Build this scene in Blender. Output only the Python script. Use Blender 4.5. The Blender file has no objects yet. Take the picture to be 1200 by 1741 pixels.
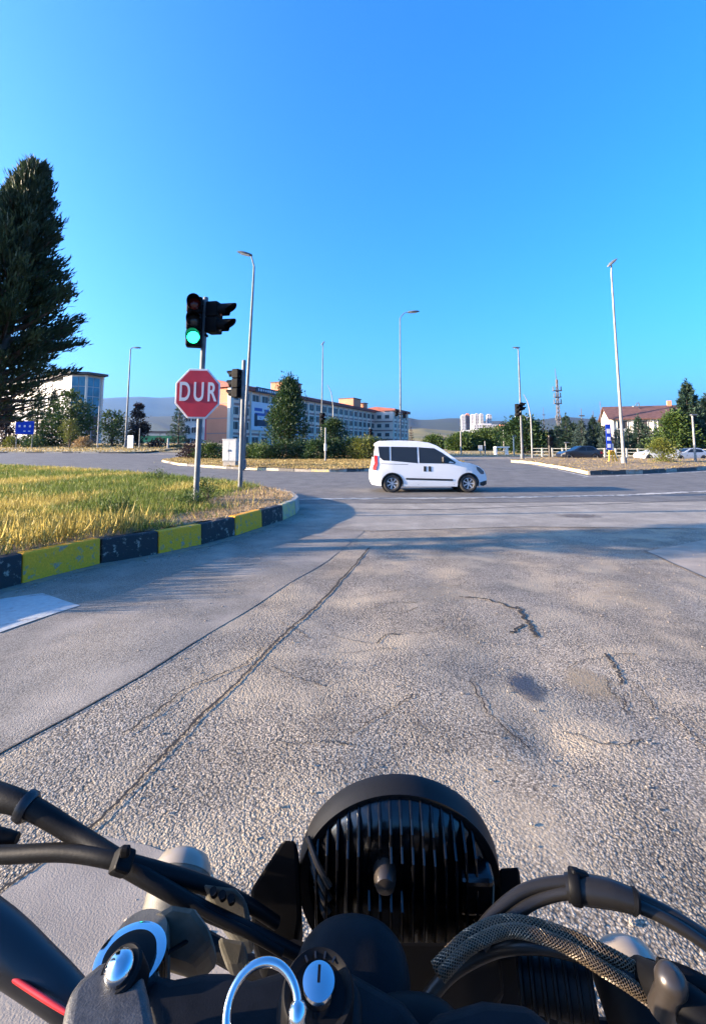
import bpy, bmesh, math, random
import numpy as np
from mathutils import Vector, Matrix
random.seed(7)
rng = np.random.default_rng(11)
R = math.radians
scene = bpy.context.scene
COL = scene.collection

# ------------------------------------------------------------------ camera, sky, sun, exposure
EYE = 1.55
PITCH = R(5.5)
cam_d = bpy.data.cameras.new('camera')
cam = bpy.data.objects.new('camera', cam_d)
COL.objects.link(cam)
cam.location = (0, 0, EYE)
cam.rotation_euler = (R(90) + PITCH, 0, 0)
cam_d.sensor_fit = 'HORIZONTAL'
cam_d.sensor_width = 36
cam_d.lens = 24
cam_d.shift_y = -185.5 / 1200
cam_d.clip_start = 0.02
cam_d.clip_end = 20000
scene.camera = cam

SUN_EL = R(12.5)
SUN_AZ = R(-96)            # from +Y towards +X; the sun stands to the left
sun_dir = Vector((math.sin(SUN_AZ) * math.cos(SUN_EL), math.cos(SUN_AZ) * math.cos(SUN_EL), math.sin(SUN_EL)))
world = bpy.data.worlds.new('World')
scene.world = world
world.use_nodes = True
wn, wl = world.node_tree.nodes, world.node_tree.links
wn.clear()
sky = wn.new('ShaderNodeTexSky')
sky.sky_type = 'NISHITA'
sky.sun_disc = False
sky.sun_elevation = SUN_EL
sky.sun_rotation = SUN_AZ
sky.altitude = 300
sky.air_density = 1.0
sky.dust_density = 5.5
sky.ozone_density = 7.5
hs = wn.new('ShaderNodeHueSaturation')
hs.inputs['Saturation'].default_value = 1.08
bg = wn.new('ShaderNodeBackground')
bg.inputs['Strength'].default_value = 0.15
wo = wn.new('ShaderNodeOutputWorld')
wl.new(sky.outputs[0], hs.inputs['Color'])
wl.new(hs.outputs[0], bg.inputs[0])
wl.new(bg.outputs[0], wo.inputs[0])

sun_d = bpy.data.lights.new('sun', 'SUN')
sun_d.energy = 4.9
sun_d.angle = R(0.5)
sun_d.color = (1.0, 0.78, 0.55)
sun = bpy.data.objects.new('sun', sun_d)
COL.objects.link(sun)
sun.rotation_euler = sun_dir.to_track_quat('Z', 'Y').to_euler()

HAZE = .00005
vs = scene.view_settings
vs.view_transform = 'Standard'
vs.look = 'None'
vs.gamma = 1
vs.use_curve_mapping = False
vs.exposure = 2.3

# ------------------------------------------------------------------ helpers
FPX, PPX, PPY = 800.0, 600.0, 685.0
CP, SP = math.cos(PITCH), math.sin(PITCH)

def ray(px, py):
    """Viewing direction of a photograph pixel, scaled so that its forward part is 1."""
    cx, cy = (px - PPX) / FPX, (PPY - py) / FPX
    y = CP - SP * cy
    return cx / y, (SP + CP * cy) / y

def at(px, py, Y):
    a, b = ray(px, py)
    return Vector((a * Y, Y, EYE + b * Y))

def atz(px, py, z):
    a, b = ray(px, py)
    Y = (z - EYE) / b
    return Vector((a * Y, Y, z))

def sstep(t):
    t = np.clip(t, 0, 1)
    return t * t * (3 - 2 * t)

def H(x, y):
    """Height of the ground: level by the camera, climbing gently beyond the crossing, and worn uneven close by."""
    x = np.asarray(x, float); y = np.asarray(y, float)
    s = 0.020 + 0.013 * sstep((-x - 5) / 25)
    g = np.clip(y, 19, 95) - 19
    z = s * g * g / (g + 3)
    fade = sstep((9 - y) / 4) * sstep((6 - np.abs(x)) / 3)
    und = 0.011 * np.sin(2.3 * x + 1.1 * y + .5) * np.sin(1.7 * y - .6 * x) + 0.008 * np.sin(4.1 * x - 2.2 * y + 1.3) * np.sin(3.3 * y + 1.0 * x)
    dips = 0
    for dx, dy, r, a in ((1.04, 2.62, .16, -.028), (1.42, 2.72, .2, .014), (.35, 3.3, .3, .015), (.25, 2.5, .22, -.018), (.62, 2.45, .2, -.014), (1.1, 3.6, .3, -.015)):
        dips = dips + a * np.exp(-((x - dx) ** 2 + (y - dy) ** 2) / (r * r))
    return z + fade * (und + dips)

def Hf(x, y): return float(H(x, y))

def G(px, py):
    """Point of the ground seen at a photograph pixel."""
    a, b = ray(px, py)
    Y, step = 0.3, 1.03
    while Y < 400 and EYE + b * Y > Hf(a * Y, Y): Y *= step
    lo, hi = Y / step, Y
    for _ in range(24):
        m = (lo + hi) / 2
        if EYE + b * m > Hf(a * m, m): lo = m
        else: hi = m
    return Vector((a * hi, hi, Hf(a * hi, hi)))

def lin(c):
    return tuple((v / 12.92 if v <= .04045 else ((v + .055) / 1.055) ** 2.4) for v in c)

MATS = {}
def mat(name, col, rough=.7, metal=0., var=0., vscale=3., col2=None, bump=0., bscale=60., coat=0., emit=None, estr=1., alpha=1., detail=6., spec=.5, bdist=.02):
    """Principled material whose colour drifts between col and col2 on a noise, with fine relief."""
    m = bpy.data.materials.new(name)
    m.use_nodes = True
    nt = m.node_tree
    b = nt.nodes['Principled BSDF']
    b.inputs['Roughness'].default_value = rough
    b.inputs['Metallic'].default_value = metal
    b.inputs['Coat Weight'].default_value = coat
    b.inputs['Specular IOR Level'].default_value = spec
    b.inputs['Base Color'].default_value = (*col, 1)
    if alpha < 1: b.inputs['Alpha'].default_value = alpha
    if emit:
        b.inputs['Emission Color'].default_value = (*emit, 1)
        b.inputs['Emission Strength'].default_value = estr
    if var or col2 or bump:
        tc = nt.nodes.new('ShaderNodeTexCoord')
    if var or col2:
        n = nt.nodes.new('ShaderNodeTexNoise')
        n.inputs['Scale'].default_value = vscale
        n.inputs['Detail'].default_value = detail
        nt.links.new(tc.outputs['Object'], n.inputs['Vector'])
        rp = nt.nodes.new('ShaderNodeValToRGB')
        c2 = col2 or tuple(c * (1 + var) for c in col)
        c1 = col if col2 else tuple(c * (1 - var) for c in col)
        rp.color_ramp.elements[0].position = .35
        rp.color_ramp.elements[1].position = .65
        rp.color_ramp.elements[0].color = (*c1, 1)
        rp.color_ramp.elements[1].color = (*c2, 1)
        nt.links.new(n.outputs['Fac'], rp.inputs[0])
        nt.links.new(rp.outputs[0], b.inputs['Base Color'])
    if bump:
        n2 = nt.nodes.new('ShaderNodeTexNoise')
        n2.inputs['Scale'].default_value = bscale
        n2.inputs['Detail'].default_value = 4
        nt.links.new(tc.outputs['Object'], n2.inputs['Vector'])
        bp = nt.nodes.new('ShaderNodeBump')
        bp.inputs['Strength'].default_value = bump
        bp.inputs['Distance'].default_value = bdist
        nt.links.new(n2.outputs['Fac'], bp.inputs['Height'])
        nt.links.new(bp.outputs[0], b.inputs['Normal'])
    MATS[name] = m
    return m

def asphalt(name, c_stone, c_tar, scale, strength, dist, blotch=.25, tint=(.30, .25, .2), rough=.85):
    """Stone chips in tar: cells of a Voronoi texture give each chip its own tone and relief; a wide noise adds wear and dust."""
    m = bpy.data.materials.new(name)
    m.use_nodes = True
    nt = m.node_tree; N = nt.nodes; L = nt.links
    b = N['Principled BSDF']
    b.inputs['Roughness'].default_value = rough
    b.inputs['Specular IOR Level'].default_value = .3
    tc = N.new('ShaderNodeTexCoord')
    wob = N.new('ShaderNodeTexNoise'); wob.inputs['Scale'].default_value = scale * .6; wob.inputs['Detail'].default_value = 2
    L.new(tc.outputs['Object'], wob.inputs['Vector'])
    mixv = N.new('ShaderNodeVectorMath'); mixv.operation = 'MULTIPLY_ADD'
    mixv.inputs[1].default_value = (.6 / scale,) * 3
    L.new(wob.outputs['Color'], mixv.inputs[0]); L.new(tc.outputs['Object'], mixv.inputs[2])
    vo = N.new('ShaderNodeTexVoronoi')
    pn = N.new('ShaderNodeTexNoise'); pn.inputs['Scale'].default_value = 1.3; pn.inputs['Detail'].default_value = 5
    pmp = N.new('ShaderNodeMapping'); pmp.inputs['Rotation'].default_value = (0, 0, R(18)); pmp.inputs['Scale'].default_value = (1.5, .32, 1)
    L.new(tc.outputs['Object'], pmp.inputs[0]); L.new(pmp.outputs[0], pn.inputs['Vector'])
    pst = N.new('ShaderNodeMapRange'); pst.inputs[1].default_value = .38; pst.inputs[2].default_value = .62; pst.inputs[3].default_value = .30; pst.inputs[4].default_value = 1.15
    L.new(pn.outputs['Fac'], pst.inputs[0])
    vo.inputs['Scale'].default_value = scale
    L.new(mixv.outputs[0], vo.inputs['Vector'])
    vb = N.new('ShaderNodeTexVoronoi'); vb.inputs['Scale'].default_value = scale * .52
    L.new(mixv.outputs[0], vb.inputs['Vector'])
    rp = N.new('ShaderNodeValToRGB')
    rp.color_ramp.elements[0].position = .25; rp.color_ramp.elements[0].color = (*c_stone, 1)
    rp.color_ramp.elements[1].position = .75; rp.color_ramp.elements[1].color = (*c_tar, 1)
    L.new(vo.outputs['Distance'], rp.inputs[0])
    # each chip its own tone
    sep = N.new('ShaderNodeSeparateColor'); L.new(vo.outputs['Color'], sep.inputs[0])
    mr = N.new('ShaderNodeMapRange'); mr.inputs[3].default_value = .55; mr.inputs[4].default_value = 1.4
    L.new(sep.outputs[0], mr.inputs[0])
    mul = N.new('ShaderNodeMix'); mul.data_type = 'RGBA'; mul.blend_type = 'MULTIPLY'; mul.inputs[0].default_value = 1
    L.new(rp.outputs[0], mul.inputs[6]); L.new(mr.outputs[0], mul.inputs[7])
    # broad blotches of dust and worn tar
    bn = N.new('ShaderNodeTexNoise'); bn.inputs['Scale'].default_value = .9; bn.inputs['Detail'].default_value = 7; bn.inputs['Roughness'].default_value = .65
    L.new(tc.outputs['Object'], bn.inputs['Vector'])
    br = N.new('ShaderNodeMapRange'); br.inputs[1].default_value = .35; br.inputs[2].default_value = .68
    br.inputs[3].default_value = 1 - blotch; br.inputs[4].default_value = 1 + blotch
    L.new(bn.outputs['Fac'], br.inputs[0])
    mul2 = N.new('ShaderNodeMix'); mul2.data_type = 'RGBA'; mul2.blend_type = 'MULTIPLY'; mul2.inputs[0].default_value = 1
    L.new(mul.outputs[2], mul2.inputs[6]); L.new(br.outputs[0], mul2.inputs[7])
    dn = N.new('ShaderNodeTexNoise'); dn.inputs['Scale'].default_value = 1.7; dn.inputs['Detail'].default_value = 8
    dm = N.new('ShaderNodeVectorMath'); dm.operation = 'ADD'; dm.inputs[1].default_value = (31, 17, 0)
    L.new(tc.outputs['Object'], dm.inputs[0]); L.new(dm.outputs[0], dn.inputs['Vector'])
    dr = N.new('ShaderNodeMapRange'); dr.inputs[1].default_value = .47; dr.inputs[2].default_value = .68; dr.inputs[3].default_value = 0; dr.inputs[4].default_value = .7
    L.new(dn.outputs['Fac'], dr.inputs[0])
    mx = N.new('ShaderNodeMix'); mx.data_type = 'RGBA'
    L.new(dr.outputs[0], mx.inputs[0]); L.new(mul2.outputs[2], mx.inputs[6]); mx.inputs[7].default_value = (*tint, 1)
    L.new(mx.outputs[2], b.inputs['Base Color'])
    # relief
    inv = N.new('ShaderNodeMath'); inv.operation = 'SUBTRACT'; inv.inputs[0].default_value = 1
    L.new(vo.outputs['Distance'], inv.inputs[1])
    fn = N.new('ShaderNodeTexNoise'); fn.inputs['Scale'].default_value = scale * 2.2; fn.inputs['Detail'].default_value = 3
    L.new(tc.outputs['Object'], fn.inputs['Vector'])
    ad = N.new('ShaderNodeMath'); ad.operation = 'MULTIPLY_ADD'; ad.inputs[1].default_value = .5
    L.new(fn.outputs['Fac'], ad.inputs[0]); L.new(inv.outputs[0], ad.inputs[2])
    vbm = N.new('ShaderNodeMath'); vbm.operation = 'MULTIPLY_ADD'; vbm.inputs[1].default_value = -.9
    L.new(vb.outputs['Distance'], vbm.inputs[0]); L.new(ad.outputs[0], vbm.inputs[2])
    wide = N.new('ShaderNodeTexNoise'); wide.inputs['Scale'].default_value = 7; wide.inputs['Detail'].default_value = 6
    L.new(tc.outputs['Object'], wide.inputs['Vector'])
    wad = N.new('ShaderNodeMath'); wad.operation = 'MULTIPLY_ADD'; wad.inputs[1].default_value = 1.6
    L.new(wide.outputs['Fac'], wad.inputs[0]); L.new(vbm.outputs[0], wad.inputs[2]); ad = wad
    bp = N.new('ShaderNodeBump'); bp.inputs['Distance'].default_value = dist
    sm = N.new('ShaderNodeMath'); sm.operation = 'MULTIPLY'; sm.inputs[1].default_value = strength
    L.new(pst.outputs[0], sm.inputs[0]); L.new(sm.outputs[0], bp.inputs['Strength'])
    L.new(ad.outputs[0], bp.inputs['Height']); L.new(bp.outputs[0], b.inputs['Normal'])
    MATS[name] = m
    return m

def worn(name, paint, under, amount=.5, scale=6., rough=.75, streak=(1, 1, 1)):
    """Paint worn through to what lies under it along ragged noise edges."""
    m = bpy.data.materials.new(name); m.use_nodes = True
    nt = m.node_tree; N = nt.nodes; L = nt.links; b = N['Principled BSDF']
    b.inputs['Roughness'].default_value = rough
    tc = N.new('ShaderNodeTexCoord')
    mp = N.new('ShaderNodeMapping'); mp.inputs['Scale'].default_value = streak
    L.new(tc.outputs['Object'], mp.inputs[0])
    n = N.new('ShaderNodeTexNoise'); n.inputs['Scale'].default_value = scale; n.inputs['Detail'].default_value = 9; n.inputs['Roughness'].default_value = .7
    L.new(mp.outputs[0], n.inputs['Vector'])
    r = N.new('ShaderNodeValToRGB')
    r.color_ramp.elements[0].position = amount - .04; r.color_ramp.elements[0].color = (*under, 1)
    r.color_ramp.elements[1].position = amount + .04; r.color_ramp.elements[1].color = (*paint, 1)
    L.new(n.outputs['Fac'], r.inputs[0])
    n2 = N.new('ShaderNodeTexNoise'); n2.inputs['Scale'].default_value = scale * 5; n2.inputs['Detail'].default_value = 5
    L.new(tc.outputs['Object'], n2.inputs['Vector'])
    mr = N.new('ShaderNodeMapRange'); mr.inputs[3].default_value = .7; mr.inputs[4].default_value = 1.25
    L.new(n2.outputs['Fac'], mr.inputs[0])
    mu = N.new('ShaderNodeMix'); mu.data_type = 'RGBA'; mu.blend_type = 'MULTIPLY'; mu.inputs[0].default_value = 1
    L.new(r.outputs[0], mu.inputs[6]); L.new(mr.outputs[0], mu.inputs[7])
    L.new(mu.outputs[2], b.inputs['Base Color'])
    bp = N.new('ShaderNodeBump'); bp.inputs['Strength'].default_value = .5; bp.inputs['Distance'].default_value = .01
    L.new(n2.outputs['Fac'], bp.inputs['Height']); L.new(bp.outputs[0], b.inputs['Normal'])
    MATS[name] = m
    return m

def stain(name, col, c, r, rough=.8, power=1.0):
    """Stain that fades out from its middle with a ragged noise edge."""
    m = bpy.data.materials.new(name); m.use_nodes = True
    nt = m.node_tree; N = nt.nodes; L = nt.links; b = N['Principled BSDF']
    b.inputs['Base Color'].default_value = (*col, 1); b.inputs['Roughness'].default_value = rough
    tc = N.new('ShaderNodeTexCoord'); mp = N.new('ShaderNodeMapping'); mp.inputs['Location'].default_value = (-c[0] / r[0], -c[1] / r[1], 0); mp.inputs['Scale'].default_value = (1 / r[0], 1 / r[1], 0)
    L.new(tc.outputs['Object'], mp.inputs[0])
    g = N.new('ShaderNodeTexGradient'); g.gradient_type = 'SPHERICAL'; L.new(mp.outputs[0], g.inputs[0])
    n = N.new('ShaderNodeTexNoise'); n.inputs['Scale'].default_value = 9; n.inputs['Detail'].default_value = 9; n.inputs['Roughness'].default_value = .72; L.new(tc.outputs['Object'], n.inputs['Vector'])
    a = N.new('ShaderNodeMath'); a.operation = 'MULTIPLY_ADD'; a.inputs[1].default_value = 3.2; a.inputs[2].default_value = -2.05; L.new(n.outputs['Fac'], a.inputs[0])
    s_ = N.new('ShaderNodeMath'); s_.operation = 'MULTIPLY_ADD'; s_.inputs[1].default_value = 2.2 * power; L.new(g.outputs['Fac'], s_.inputs[0]); L.new(a.outputs[0], s_.inputs[2]); s_.use_clamp = True
    e = N.new('ShaderNodeMath'); e.operation = 'MULTIPLY'; L.new(s_.outputs[0], e.inputs[0])
    e2 = N.new('ShaderNodeMath'); e2.operation = 'GREATER_THAN'; e2.inputs[1].default_value = .02; L.new(g.outputs['Fac'], e2.inputs[0]); L.new(e2.outputs[0], e.inputs[1])
    e3 = N.new('ShaderNodeMath'); e3.operation = 'MULTIPLY'; e3.inputs[1].default_value = .6 * min(1.3, power + .2); L.new(e.outputs[0], e3.inputs[0])
    L.new(e3.outputs[0], b.inputs['Alpha'])
    bp = N.new('ShaderNodeBump'); bp.inputs['Strength'].default_value = .6; bp.inputs['Distance'].default_value = .01
    v = N.new('ShaderNodeTexVoronoi'); v.inputs['Scale'].default_value = 82; L.new(tc.outputs['Object'], v.inputs['Vector']); L.new(v.outputs['Distance'], bp.inputs['Height']); L.new(bp.outputs[0], b.inputs['Normal'])
    MATS[name] = m
    return m

def foliage(name, c1, c2, scale=2.5, trans=.25):
    m = bpy.data.materials.new(name); m.use_nodes = True
    nt = m.node_tree; N = nt.nodes; L = nt.links
    N.remove(N['Principled BSDF'])
    out = [n for n in N if n.type == 'OUTPUT_MATERIAL'][0]
    tc = N.new('ShaderNodeTexCoord'); n = N.new('ShaderNodeTexNoise'); n.inputs['Scale'].default_value = scale; n.inputs['Detail'].default_value = 8
    n.inputs['Roughness'].default_value = .75
    L.new(tc.outputs['Object'], n.inputs['Vector'])
    r = N.new('ShaderNodeValToRGB')
    r.color_ramp.elements[0].position = .36; r.color_ramp.elements[1].position = .64
    r.color_ramp.elements[0].color = (*c1, 1); r.color_ramp.elements[1].color = (*c2, 1)
    L.new(n.outputs['Fac'], r.inputs[0])
    d = N.new('ShaderNodeBsdfPrincipled'); d.inputs['Roughness'].default_value = .55; d.inputs['Specular IOR Level'].default_value = .25
    t = N.new('ShaderNodeBsdfTranslucent'); mx = N.new('ShaderNodeMixShader'); mx.inputs[0].default_value = trans
    L.new(r.outputs[0], d.inputs['Base Color']); L.new(r.outputs[0], t.inputs[0])
    L.new(d.outputs[0], mx.inputs[1]); L.new(t.outputs[0], mx.inputs[2]); L.new(mx.outputs[0], out.inputs[0])
    MATS[name] = m
    return m

def link(o, parent=None):
    COL.objects.link(o)
    if parent is not None: o.parent = parent
    return o

def tag(o, label=None, cat=None, group=None, kind=None):
    if label: o['label'] = label
    if cat: o['category'] = cat
    if group: o['group'] = group
    if kind: o['kind'] = kind
    return o

def empty(name, loc=(0, 0, 0), rz=0, label=None, cat=None, group=None, kind=None):
    o = link(bpy.data.objects.new(name, None))
    o.location = loc
    o.rotation_euler = (0, 0, rz)
    o.empty_display_size = .3
    return tag(o, label, cat, group, kind)

def copy_tree(o, parent=None):
    c = o.copy(); COL.objects.link(c)
    c.parent = parent
    for ch in list(o.children): copy_tree(ch, c)
    return c

class MB:
    def __init__(s): s.v, s.f = [], []
    def add(s, vs, fs):
        k = len(s.v); s.v += [tuple(v) for v in vs]; s.f += [tuple(i + k for i in f) for f in fs]; return s
    def box(s, c, d, M=None):
        c = Vector(c); hx, hy, hz = d[0] / 2, d[1] / 2, d[2] / 2
        vs = [Vector((x * hx, y * hy, z * hz)) for z in (-1, 1) for y in (-1, 1) for x in (-1, 1)]
        vs = [c + (M @ v if M else v) for v in vs]
        return s.add(vs, [(0, 2, 3, 1), (4, 5, 7, 6), (0, 1, 5, 4), (1, 3, 7, 5), (3, 2, 6, 7), (2, 0, 4, 6)])
    def tube(s, pts, rad, n=8, caps=True, smooth=0):
        pts = [Vector(p) for p in pts]
        rads = list(rad) if hasattr(rad, '__len__') else [rad] * len(pts)
        if smooth:
            q, rr = [], []
            for i in range(len(pts) - 1):
                p0, p1, p2, p3 = pts[max(i - 1, 0)], pts[i], pts[i + 1], pts[min(i + 2, len(pts) - 1)]
                for k in range(smooth):
                    t = k / smooth
                    q.append(.5 * ((2 * p1) + (p2 - p0) * t + (2 * p0 - 5 * p1 + 4 * p2 - p3) * t * t + (3 * p1 - p0 - 3 * p2 + p3) * t ** 3))
                    rr.append(rads[i] * (1 - t) + rads[i + 1] * t)
            q.append(pts[-1]); rr.append(rads[-1]); pts, rads = q, rr
        rings, up = [], None
        for i, p in enumerate(pts):
            d = (pts[min(i + 1, len(pts) - 1)] - pts[max(i - 1, 0)]).normalized()
            if up is None: up = d.orthogonal().normalized()
            up = (up - d * up.dot(d)).normalized(); w = d.cross(up)
            rings.append([p + (up * math.cos(2 * math.pi * k / n) + w * math.sin(2 * math.pi * k / n)) * rads[i] for k in range(n)])
        vs = [v for r in rings for v in r]; fs = []
        for i in range(len(rings) - 1):
            for k in range(n):
                a, b2 = i * n + k, i * n + (k + 1) % n
                fs.append((a, b2, b2 + n, a + n))
        if caps: fs += [tuple(reversed(range(n))), tuple(range((len(rings) - 1) * n, len(rings) * n))]
        return s.add(vs, fs)
    def lathe(s, prof, n=24, M=None):
        """prof: (radius, height) pairs turned about Z."""
        M = M or Matrix.Identity(4); vs, fs = [], []
        for r, z in prof:
            for k in range(n):
                a = 2 * math.pi * k / n
                vs.append(M @ Vector((r * math.cos(a), r * math.sin(a), z)))
        for i in range(len(prof) - 1):
            for k in range(n):
                a, b2 = i * n + k, i * n + (k + 1) % n
                fs.append((a, b2, b2 + n, a + n))
        if prof[0][0] > 1e-5: fs.append(tuple(reversed(range(n))))
        if prof[-1][0] > 1e-5: fs.append(tuple(range((len(prof) - 1) * n, len(prof) * n)))
        return s.add(vs, fs)
    def prism(s, poly, d):
        """A flat outline (list of points) pushed along d."""
        poly = [Vector(p) for p in poly]; d = Vector(d); n = len(poly)
        fs = [tuple(reversed(range(n))), tuple(range(n, 2 * n))] + [(i, (i + 1) % n, (i + 1) % n + n, i + n) for i in range(n)]
        return s.add(poly + [p + d for p in poly], fs)
    def build(s, name, m, parent=None, bevel=0, seg=2, smooth=False, sub=0):
        me = bpy.data.meshes.new(name); me.from_pydata(s.v, [], s.f); me.materials.append(m)
        bm = bmesh.new(); bm.from_mesh(me); bmesh.ops.recalc_face_normals(bm, faces=bm.faces); bm.to_mesh(me); bm.free()
        o = link(bpy.data.objects.new(name, me), parent)
        if bevel:
            md = o.modifiers.new('bevel', 'BEVEL'); md.width = bevel; md.segments = seg; md.limit_method = 'ANGLE'; md.angle_limit = R(35)
        if sub:
            md = o.modifiers.new('sub', 'SUBSURF'); md.levels = sub; md.render_levels = sub
        if smooth:
            for p in me.polygons: p.use_smooth = True
            me.set_sharp_from_angle(angle=R(42))
        return o

def grid_cut(bm, lines_x, lines_y):
    for xs in lines_x:
        bmesh.ops.bisect_plane(bm, geom=bm.verts[:] + bm.edges[:] + bm.faces[:], plane_co=(xs, 0, 0), plane_no=(1, 0, 0))
    for ys in lines_y:
        bmesh.ops.bisect_plane(bm, geom=bm.verts[:] + bm.edges[:] + bm.faces[:], plane_co=(0, ys, 0), plane_no=(0, 1, 0))

def sheet(name, poly, off, m, res=1.0, parent=None, dome=None):
    """A sheet lying on the ground inside an outline, following its height."""
    bm = bmesh.new()
    bm.faces.new([bm.verts.new((p[0], p[1], 0)) for p in poly])
    bmesh.ops.triangulate(bm, faces=bm.faces[:])
    xs = [p[0] for p in poly]; ys = [p[1] for p in poly]
    grid_cut(bm, np.arange(min(xs) + res, max(xs), res), np.arange(min(ys) + res, max(ys), res))
    for v in bm.verts:
        v.co.z = Hf(v.co.x, v.co.y) + off + (dome(v.co.x, v.co.y) if dome else 0)
    bmesh.ops.recalc_face_normals(bm, faces=bm.faces)
    for f in bm.faces:
        f.smooth = True
        if f.normal.z < 0: f.normal_flip()
    me = bpy.data.meshes.new(name); bm.to_mesh(me); bm.free(); me.materials.append(m)
    return link(bpy.data.objects.new(name, me), parent)

def np_mesh(name, V, F, m, parent=None, smooth=False):
    """V (n,3), F (k,c) arrays of equal sized faces."""
    me = bpy.data.meshes.new(name)
    V = np.ascontiguousarray(V, np.float32); F = np.ascontiguousarray(F, np.int32)
    me.vertices.add(len(V)); me.vertices.foreach_set('co', V.ravel())
    me.loops.add(F.size); me.loops.foreach_set('vertex_index', F.ravel())
    me.polygons.add(len(F)); me.polygons.foreach_set('loop_start', np.arange(0, F.size, F.shape[1], dtype=np.int32))
    me.update(calc_edges=True); me.validate()
    if smooth:
        me.polygons.foreach_set('use_smooth', np.ones(len(F), bool))
    me.materials.append(m)
    return link(bpy.data.objects.new(name, me), parent)

def unit(a): return a / np.maximum(np.linalg.norm(a, axis=-1, keepdims=True), 1e-9)

def leaves(name, P, D, Ln, W, m, parent=None, bend=.25):
    """A leaf or needle spray (a kite of two triangles) at every point P along direction D."""
    D = unit(D); n = len(P)
    S = unit(np.cross(D, rng.normal(size=(n, 3))))
    N = np.cross(D, S) * (rng.uniform(-bend, bend, (n, 1)))
    Ln = np.broadcast_to(np.asarray(Ln, float), (n,))[:, None]; W = np.broadcast_to(np.asarray(W, float), (n,))[:, None]
    a = P; b = P + D * Ln * .45 + S * W * .5 + N * Ln; c = P + D * Ln; d = P + D * Ln * .45 - S * W * .5 + N * Ln
    V = np.stack([a, b, c, d], 1).reshape(-1, 3)
    i = np.arange(n)[:, None] * 4
    F = np.concatenate([np.concatenate([i, i + 1, i + 2], 1), np.concatenate([i, i + 2, i + 3], 1)], 0)
    return np_mesh(name, V, F, m, parent)

# ------------------------------------------------------------------ materials
M_road = asphalt('coarse_asphalt', (.325, .272, .205), (.095, .078, .058), 98, .85, .0070, .26, (.35, .280, .19))
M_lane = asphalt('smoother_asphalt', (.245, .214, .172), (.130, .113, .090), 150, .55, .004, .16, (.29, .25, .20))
M_cross = asphalt('dark_asphalt', (.145, .132, .114), (.092, .084, .073), 130, .4, .004, .18, (.16, .145, .125))
M_apron = asphalt('pale_asphalt', (.28, .245, .195), (.18, .155, .12), 120, .4, .004, .15, (.33, .29, .23))
M_conc = mat('pale_concrete', (.25, .205, .155), .85, 0, .16, 3.5, bump=.5, bscale=160, bdist=.004)
M_soil = mat('dry_soil', (.20, .135, .07), .95, 0, .35, 3, bump=.8, bscale=25)
M_field = mat('dry_ground', (.22, .17, .075), .95, 0, .3, .4, bump=.3, bscale=3)
M_crack = mat('crack_dirt', (.013, .011, .010), .95, 0, .3, 20)
M_seam = mat('tar_seam', (.06, .052, .045), .8, 0, .3, 12)
M_oil = worn('oil_stain', (.035, .035, .04), (.13, .115, .10), .47, 14)
M_sand = worn('sand_dust', (.36, .29, .19), (.24, .20, .16), .5, 9)
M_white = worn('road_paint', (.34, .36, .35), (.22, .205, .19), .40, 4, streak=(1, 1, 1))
M_white2 = worn('road_paint_worn', (.6, .58, .52), (.24, .22, .20), .53, 5)
M_edge = worn('pale_edge', (.42, .38, .31), (.22, .2, .17), .5, 1.4)
M_yel = worn('kerb_yellow', (.86, .36, .008), (.34, .25, .14), .41, 9)
M_blk = worn('kerb_black', (.020, .020, .021), (.30, .26, .20), .40, 10)
M_ypale = worn('kerb_faded', (.52, .42, .16), (.36, .31, .23), .50, 7)
M_kconc = mat('kerb_concrete', (.34, .30, .24), .9, 0, .2, 5, bump=.5, bscale=30)
M_kdark = worn('kerb_sooty', (.07, .065, .06), (.26, .23, .19), .42, 2)
M_steel = mat('galvanised_steel', (.115, .12, .122), .6, 0, .25, 4)
M_pole = mat('painted_pole', (.22, .21, .19), .6, 0, .2, 3)
M_lamp = mat('lamp_grey', (.12, .125, .13), .5, .3)
M_lensglass = mat('lamp_lens', (.55, .55, .52), .2)
M_black = mat('signal_black', (.0045, .0045, .005), .6, 0, .3, 6, spec=.08)
M_red = mat('sign_red', (.52, .022, .04), .4, 0, .10, 3)
M_signw = mat('sign_white', (.66, .66, .65), .6, spec=.25)
M_blue = mat('sign_blue', (.010, .045, .36), .75, spec=.15)
M_green = mat('green_signal', (.0, .5, .3), .4, emit=(.02, .9, .42), estr=1.6)
M_dlens = mat('dark_lens', (.03, .03, .03), .15)
M_rlens = mat('red_lens', (.09, .01, .01), .2)
M_bark = mat('bark', (.075, .052, .038), .9, 0, .3, 5, bump=.6, bscale=20)
M_needle = foliage('cypress_needles', (.014, .030, .018), (.060, .085, .030), 1.6, .2)
M_spruce = foliage('spruce_needles', (.018, .040, .026), (.055, .095, .058), 1.4)
M_spruceb = foliage('blue_spruce_needles', (.035, .062, .055), (.085, .125, .10), 1.3)
M_leafd = foliage('dark_leaves', (.012, .032, .010), (.042, .078, .018), 1.6)
M_leafm = foliage('mid_leaves', (.025, .058, .012), (.080, .115, .022), 1.4)
M_leafy = foliage('yellow_green_leaves', (.07, .095, .012), (.17, .17, .03), 1.6)
M_purple = foliage('purple_leaves', (.018, .010, .012), (.045, .025, .02), 1.6)
M_dry = foliage('dry_grass_blades', (.28, .22, .045), (.54, .43, .12), 2.6, .35)
M_straw = foliage('straw_blades', (.26, .17, .07), (.46, .33, .17), 2.4, .3)
M_verge = foliage('verge_straw', (.20, .135, .045), (.44, .33, .12), .9, .3)
M_grass = foliage('green_grass_blades', (.06, .105, .015), (.20, .23, .04), 1.6, .35)
M_vanw = mat('white_paint', (.70, .69, .67), .35, 0, .02, 1, coat=.6)
M_blackpl = mat('black_plastic', (.015, .015, .016), .5)
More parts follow.
